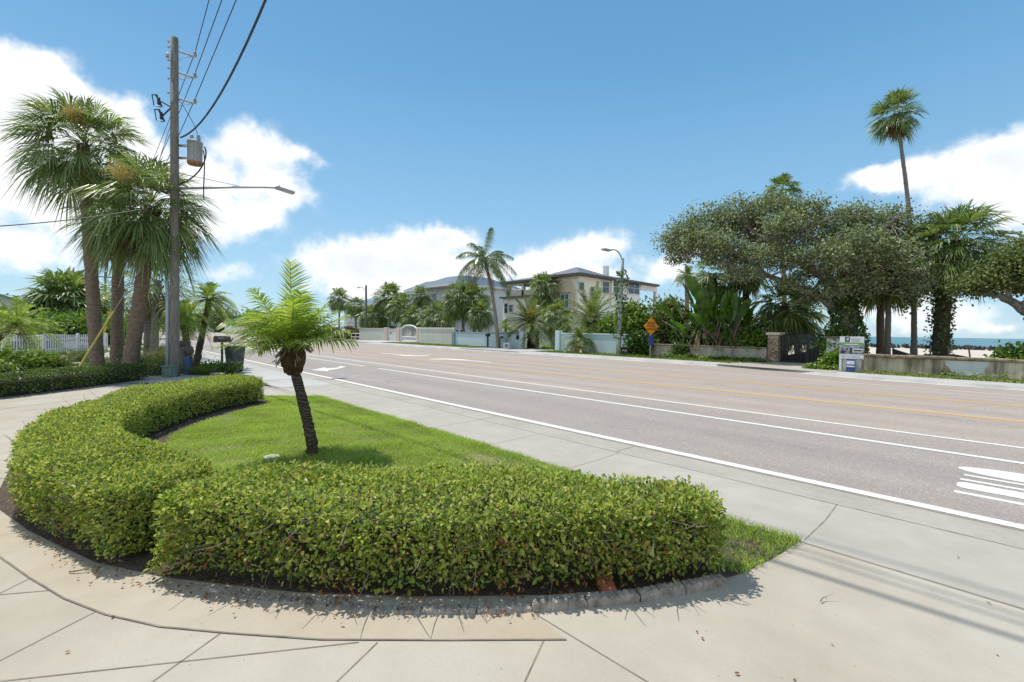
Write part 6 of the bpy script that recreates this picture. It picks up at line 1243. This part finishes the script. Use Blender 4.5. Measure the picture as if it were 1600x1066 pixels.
def paddle_clump(label, x, yb, Y, n, Hm, spread):
    b = A3(XA(x, yb, Y), Y, .08); t = thing('bird_of_paradise', label, 'paddle leaved plant', b, 'paddle leaved clumps'); mb = MB(); sb = MB()
    for k in range(n):
        a = rng.random()*6.28; el = rng.uniform(.75, 1.45); d = A3(math.cos(a)*math.cos(el), math.sin(a)*math.cos(el), math.sin(el)); o = b+A3(rng.normal()*spread, rng.normal()*spread*.6, 0); L_ = Hm*rng.uniform(.45, .75); p = o+d*L_; bl = Hm*rng.uniform(.34, .5); sb.tube(bezier([o, o+A3(0, 0, L_*.5), p], 6), np.linspace(.07, .03, 6), 5)
        S_ = unit(np.cross(d, _Z)+rnd_dirs(1)[0]*.35); m_ = 7; cen = [p+d*bl*u-_Z*bl*.35*u**2*math.cos(el)*1.3 for u in np.linspace(0, 1, m_)]; w = [bl*.155*math.sin(PI*min(1, .12+.86*u))**.7 for u in np.linspace(0, 1, m_)]
        Nn = np.cross(S_, d)
        for i in range(m_-1):
            for sg in (-1, 1):
                gap = rng.uniform(0, .25) if rng.random() < .5 else 0; A_, B_ = cen[i], cen[i+1]; mb.face([A_, B_, B_+S_*sg*w[i+1]*(1-gap)+Nn*w[i+1]*.3, A_+S_*sg*w[i]+Nn*w[i]*.3][::sg])
    db = MB()
    for k in range(n//2):
        a = rng.random()*6.28; o = b+A3(math.cos(a)*spread*1.3, math.sin(a)*spread, Hm*rng.uniform(.3, .6)); e = o+A3(math.cos(a)*.5, math.sin(a)*.5, -Hm*.28); w_ = A3(-math.sin(a), math.cos(a), 0)*.12; db.face([o-w_*.3, o+w_*.3, e+w_, e-w_])
    db.build('dead_leaves', M['fan_old'], t); mb.build('leaves', M['paddle'], t); sb.build('stalks', M['twig'], t); return t
paddle_clump('tall paddle leaved clump with torn banana like leaves, left one', 1098, 560, 30.4, 44, 4.4, .6); paddle_clump('paddle leaved clump between the left one and the stone pillar', 1142, 560, 30.8, 30, 3.6, .5); paddle_clump('high paddle leaved clump just under the oak limb', 1122, 560, 33, 22, 5.6, .4)
# palms under and behind the oaks
far_palm('short cabbage palm with a booted trunk behind the stone pillar', 1224, 478, 33, 1.25, 36, .24, bark='palmbark', old=16, nseg=20, group='cabbage palms under the oaks'); far_palm('cabbage palm left of the gate middle under the oak', 1247, 492, 36, 1.15, 30, .18, bark='palmbark', old=12, nseg=20, group='cabbage palms under the oaks')
far_palm('old thick palm trunk with a sparse crown behind the paddle leaves', 1113, 428, 34, .95, 22, .38, bark='pygmybark', old=10, nseg=20, group='cabbage palms under the oaks'); far_palm('brown palm trunk rising into the oak canopy', 1166, 418, 35, 1.1, 24, .26, bark='boot', old=14, nseg=20, group='cabbage palms under the oaks')
far_palm('palm with a green top poking out above the oak crown', 1222, 300, 38, .85, 20, .18, 1228, nseg=22, old=3, elmin=-.1, group='cabbage palms under the oaks')
far_palm('pale thin palm trunk just right of the ivy clad oak', 1389, 420, 32, 1.0, 22, .14, 1388, nseg=20, group='cabbage palms under the oaks'); far_palm('brown palm trunk between the oak and the pale thin trunk', 1376, 425, 33.5, 1.1, 24, .2, 1377, bark='palmbark_warm', nseg=20, group='cabbage palms under the oaks')
b = A3(XA(1429, 555, 33), 33, 0); tp = AY(1401, 178, 33); t = cabbage_palm('very tall slender fan palm towering above the oaks', b, tp, .74, .145, .075, 44, None, 'palmbark_grey', (.25, 0), 0, 14, 30, cat='palm tree', name='washingtonia_palm', elmin=-.75, pet=.75, bd=.35, lean=(-.18, -.18, .1), w=.036)
b = A3(XA(1471, 556, 32), 32, 0); tp = AY(1497, 375, 32); tr_ = bezier([b, AY(1470, 470, 32), AY(1478, 420, 32), tp], 10)
t = thing('ivy_palm', 'cabbage palm with an ivy wrapped trunk and drooping crown near the right edge', 'palm tree', b); trunk_mesh(tr_, .36, .24, t, M['pygmybark'], knob=.06); mb = MB()
for i in range(62):
    f = (i+.5)/62; el = math.asin(1-f*1.75); az = i*2.39996; d = A3(math.cos(az)*math.cos(el), math.sin(az)*math.cos(el), math.sin(el)); fan_frond(mb, tp+d*.1, d, 1.15*rng.uniform(.8, 1.15), 1.25*rng.uniform(.85, 1.15), .15+.2*(1-math.sin(max(el, -.2))), 34, w=.03, tipdroop=.3, blade_droop=.35)
mb.build('crown', M['fan'], t); mb = MB(); n = 1500; i = rng.integers(0, 9, n); f = rng.random((n, 1)); c = tr_[i]*(1-f)+tr_[i+1]*f; a = rng.random(n)*6.28; u = np.stack([np.cos(a), np.sin(a), 0*a], 1); add_leaves(mb, c+u*(.34+.28*rng.random((n, 1))**2), unit(u*.4+rnd_dirs(n)-A3(0, 0, .6)), unit(u+rnd_dirs(n)*.6), .17, .12, simple=True); mb.build('ivy', M['bush_dark'], t)
# the oaks
def bl_(lst, Y): return [(AY(x, y, Y+dy), (rx/k, rx/k*.9, ry/k)) for x, y, rx, ry, dy in lst for k in (CF/float((AY(x, y, Y)-A3(0, 0, CZ)).dot(CAMF)),)]
YO = 30.5; ob = A3(XA(1330, 575, YO), YO, 0); q = lambda x, y, dy=0: AY(x, y, YO+dy)
limbs = [([ob-A3(0, 0, .2), q(1328, 520), q(1318, 480), q(1322, 440)], .55, .33), ([q(1320, 455), q(1290, 425), q(1240, 400, -1), q(1195, 392, -2), q(1140, 385, -2)], .30, .07), ([q(1314, 485), q(1280, 455, -1), q(1225, 440, -1.5), q(1150, 415, -2), q(1075, 395, -2.5)], .28, .05), ([q(1322, 445), q(1305, 400), q(1265, 370), q(1235, 335)], .26, .06), ([q(1325, 440), q(1340, 400, 1), q(1370, 370, 1), q(1400, 340, 1)], .26, .06), ([q(1325, 445), q(1355, 430, 1), q(1400, 420, 2), q(1440, 385, 2)], .22, .05), ([q(1318, 440), q(1310, 390, 2), q(1330, 350, 3)], .22, .05), ([q(1240, 402, -1), q(1200, 375, -1), q(1150, 345, -1), q(1110, 330, -1)], .13, .03), ([q(1200, 432, -1.8), q(1160, 400, -2), q(1120, 370, -2), q(1070, 360, -2)], .12, .03), ([q(1285, 440), q(1250, 470, -1), q(1235, 480, -1)], .10, .03)]
blobs = bl_([(1058, 372, 34, 26, -2), (1100, 352, 40, 30, -2), (1150, 335, 42, 28, -1), (1165, 360, 40, 22, 1), (1205, 328, 42, 24, 0), (1215, 362, 42, 26, 2), (1262, 330, 42, 26, 1), (1290, 365, 46, 34, 1), (1335, 340, 44, 30, 2), (1385, 350, 44, 30, 2), (1360, 395, 44, 32, 1), (1420, 375, 42, 34, 2), (1455, 360, 36, 30, 2), (1440, 415, 36, 30, 2), (1330, 420, 34, 28, 0), (1130, 398, 34, 15, -1), (1062, 398, 24, 16, -2), (1230, 385, 34, 16, 0), (1280, 420, 26, 16, 1), (1270, 465, 20, 14, 0), (1395, 440, 34, 22, 2), (1180, 408, 26, 12, 1), (1222, 412, 26, 12, 2), (1345, 462, 24, 18, 3), (1415, 470, 24, 18, 2), (1445, 452, 28, 22, 2), (1305, 448, 22, 18, 3), (1105, 388, 30, 16, 0), (1250, 432, 20, 12, 3), (1375, 420, 40, 26, 3), (1150, 430, 24, 14, 2), (1200, 392, 30, 16, -3), (1262, 398, 30, 18, -3), (1128, 378, 30, 16, -3.5), (1312, 398, 34, 22, -3), (1165, 425, 20, 10, -3.2), (1238, 440, 18, 10, -2.6), (1296, 452, 22, 18, -2), (1350, 375, 34, 26, -2.5), (1400, 395, 34, 28, -1.5), (1090, 372, 26, 16, -3.5), (1345, 440, 26, 18, -1.5), (1430, 440, 30, 26, -.5), (1225, 350, 34, 22, -3)], YO)
iv = np.column_stack([np.array([ob, q(1328, 520), q(1318, 480), q(1322, 450)]), [.62, .55, .48, .4]])
leafy_tree('huge spreading oak with an ivy clad trunk and long limbs reaching left', ob, limbs, blobs, 'oak', 1850, 18, .13, .09, .24, twigs=1500, ivy=[(iv, 2200)], hollow=.35)
b2 = A3(XA(1660, 590, 29), 29, 0); q2 = lambda x, y, dy=0: AY(x, y, 29+dy)
leafy_tree('dark oak leaning in from beyond the right edge', b2, [([b2, q2(1650, 540), q2(1630, 500), q2(1600, 484)], .32, .24), ([q2(1610, 490), q2(1570, 462), q2(1545, 452), q2(1515, 460, .5)], .20, .05), ([q2(1575, 468), q2(1568, 440), q2(1585, 410)], .12, .05), ([q2(1600, 484), q2(1620, 440), q2(1640, 400)], .2, .06)], bl_([(1585, 415, 34, 26, 0), (1550, 438, 26, 14, 0), (1620, 400, 40, 34, 0), (1520, 445, 22, 12, .5), (1600, 445, 26, 14, 1)], 29), 'bush_olive', 300, 22, .13, .08, .3, twigs=70)
# ------------------------------------------------------------------ beach edge
mb = MB(); xs = np.linspace(XA(1395, 560, 31), XA(1605, 560, 31), 40); hh = .95+.18*np.sin(xs*.9)+.12*np.sin(xs*2.3); V = [(x, 31+.15*math.sin(x*1.7), 0) for x in xs]+[(x, 31+.15*math.sin(x*1.7)+.05, h) for x, h in zip(xs, hh)]; n = 40
t = thing('silt_fence', 'sagging black silt fence on stakes behind the beige wall', 'silt fence', A3(xs[20], 31, 0)); mb.add(V, [(i, i+1, n+i+1, n+i) for i in range(n-1)]); mb.add([A3(*v)+A3(0, .02, 0) for v in V], [(n+i, n+i+1, i+1, i) for i in range(n-1)]); mb.build('fabric', M['mesh_fabric'], t)
for i in range(0, 40, 6): MB().box(A3(xs[i], 31.1, .6), (.06, .06, 1.25+.2*rng.random()), ry=rng.normal()*.1).build('stake', M['polewood'], t)
P = np.column_stack([np.linspace(-45, 90, 260), 95+rng.normal(size=260)*1.2, np.full(260, .3)]); t = thing('rock_groyne', 'long dark line of rocks between the beach and the sea', 'breakwater', A3(0, 93, 0)); mb = MB()
for p in P:
    s_ = rng.uniform(.22, .42); mb.lathe(p-A3(0, 0, .35), [(s_*.9, 0), (s_, .35), (s_*.7, .7*s_+.25), (0, s_+.22)], 7); mb.v[-1] += rng.normal(size=mb.v[-1].shape)*.12
mb.build('rocks', M['rock'], t); tag(t, kind='stuff')
b = A3(*AY(1300, 556, 33)[:2], -.05); mb = MB().lathe(b, [(3.2, 0), (2.6, .35), (1.5, .62), (0, .72)], 22); mb.v[0] += rng.normal(size=mb.v[0].shape)*.08; tag(mb.build('soil_mound', M['soil'], smooth=True, loc=b), kind='structure')
# verge grass and weeds
VG = []
for x0, x1, Y0, Y1, d in ((-420, -62, 26.3, 29, 8), (-52, -33.5, 26.4, 29.3, 60), (-26, -10.3, 26.4, 29.2, 80), (-5.4, 40, 24.4, 26.7, 110)):
    P = rng.uniform((x0, Y0), (x1, Y1), (int((x1-x0)*(Y1-Y0)*d), 2)); VG.append(P[P[:, 1] > np.interp(P[:, 0], [k[0] for k in KERB], [k[1] for k in KERB])+1.5])
P = np.concatenate(VG); B = np.column_stack([P, np.full(len(P), .1)]); mb = MB(); add_blades(mb, B, rnd_dirs(len(P))*.6+A3(0, 0, 1), rng.uniform(.06, .17, len(P))*(1+.5*(vnoise(P, 1.1) > .3))*np.where(P[:, 0] > -5.4, .6, 1.), .03, .5)
tag(mb.build('verge_grass', M['grass_far']), 'rough green verge grass along the far walls', 'grass', kind='stuff')
P = np.concatenate([rng.uniform((XA(1040, 566, 29), 28.5), (XA(1196, 566, 29), 29.3), (260, 2)), rng.uniform((XA(1262, 578, 26), 25.3), (XA(1312, 578, 26), 26.6), (130, 2)), rng.uniform((-2, 26.3), (12, 26.72), (45, 2))]); c = np.repeat(np.column_stack([P, np.full(len(P), .16)]), 12, 0); c += rng.normal(size=c.shape)*A3(.14, .14, .07)
mb = MB(); add_leaves(mb, np.maximum(c, [-1e9, -1e9, .09]), rnd_dirs(len(c))*A3(1, 1, .5)+A3(0, 0, .2), rnd_dirs(len(c))*.5+A3(0, 0, 1), .16*rng.uniform(.6, 1.3, len(c)), .10, simple=True); tag(mb.build('weeds', M['bush']), 'broad leaved green weeds at the foot of the beige walls', 'weeds', kind='stuff')
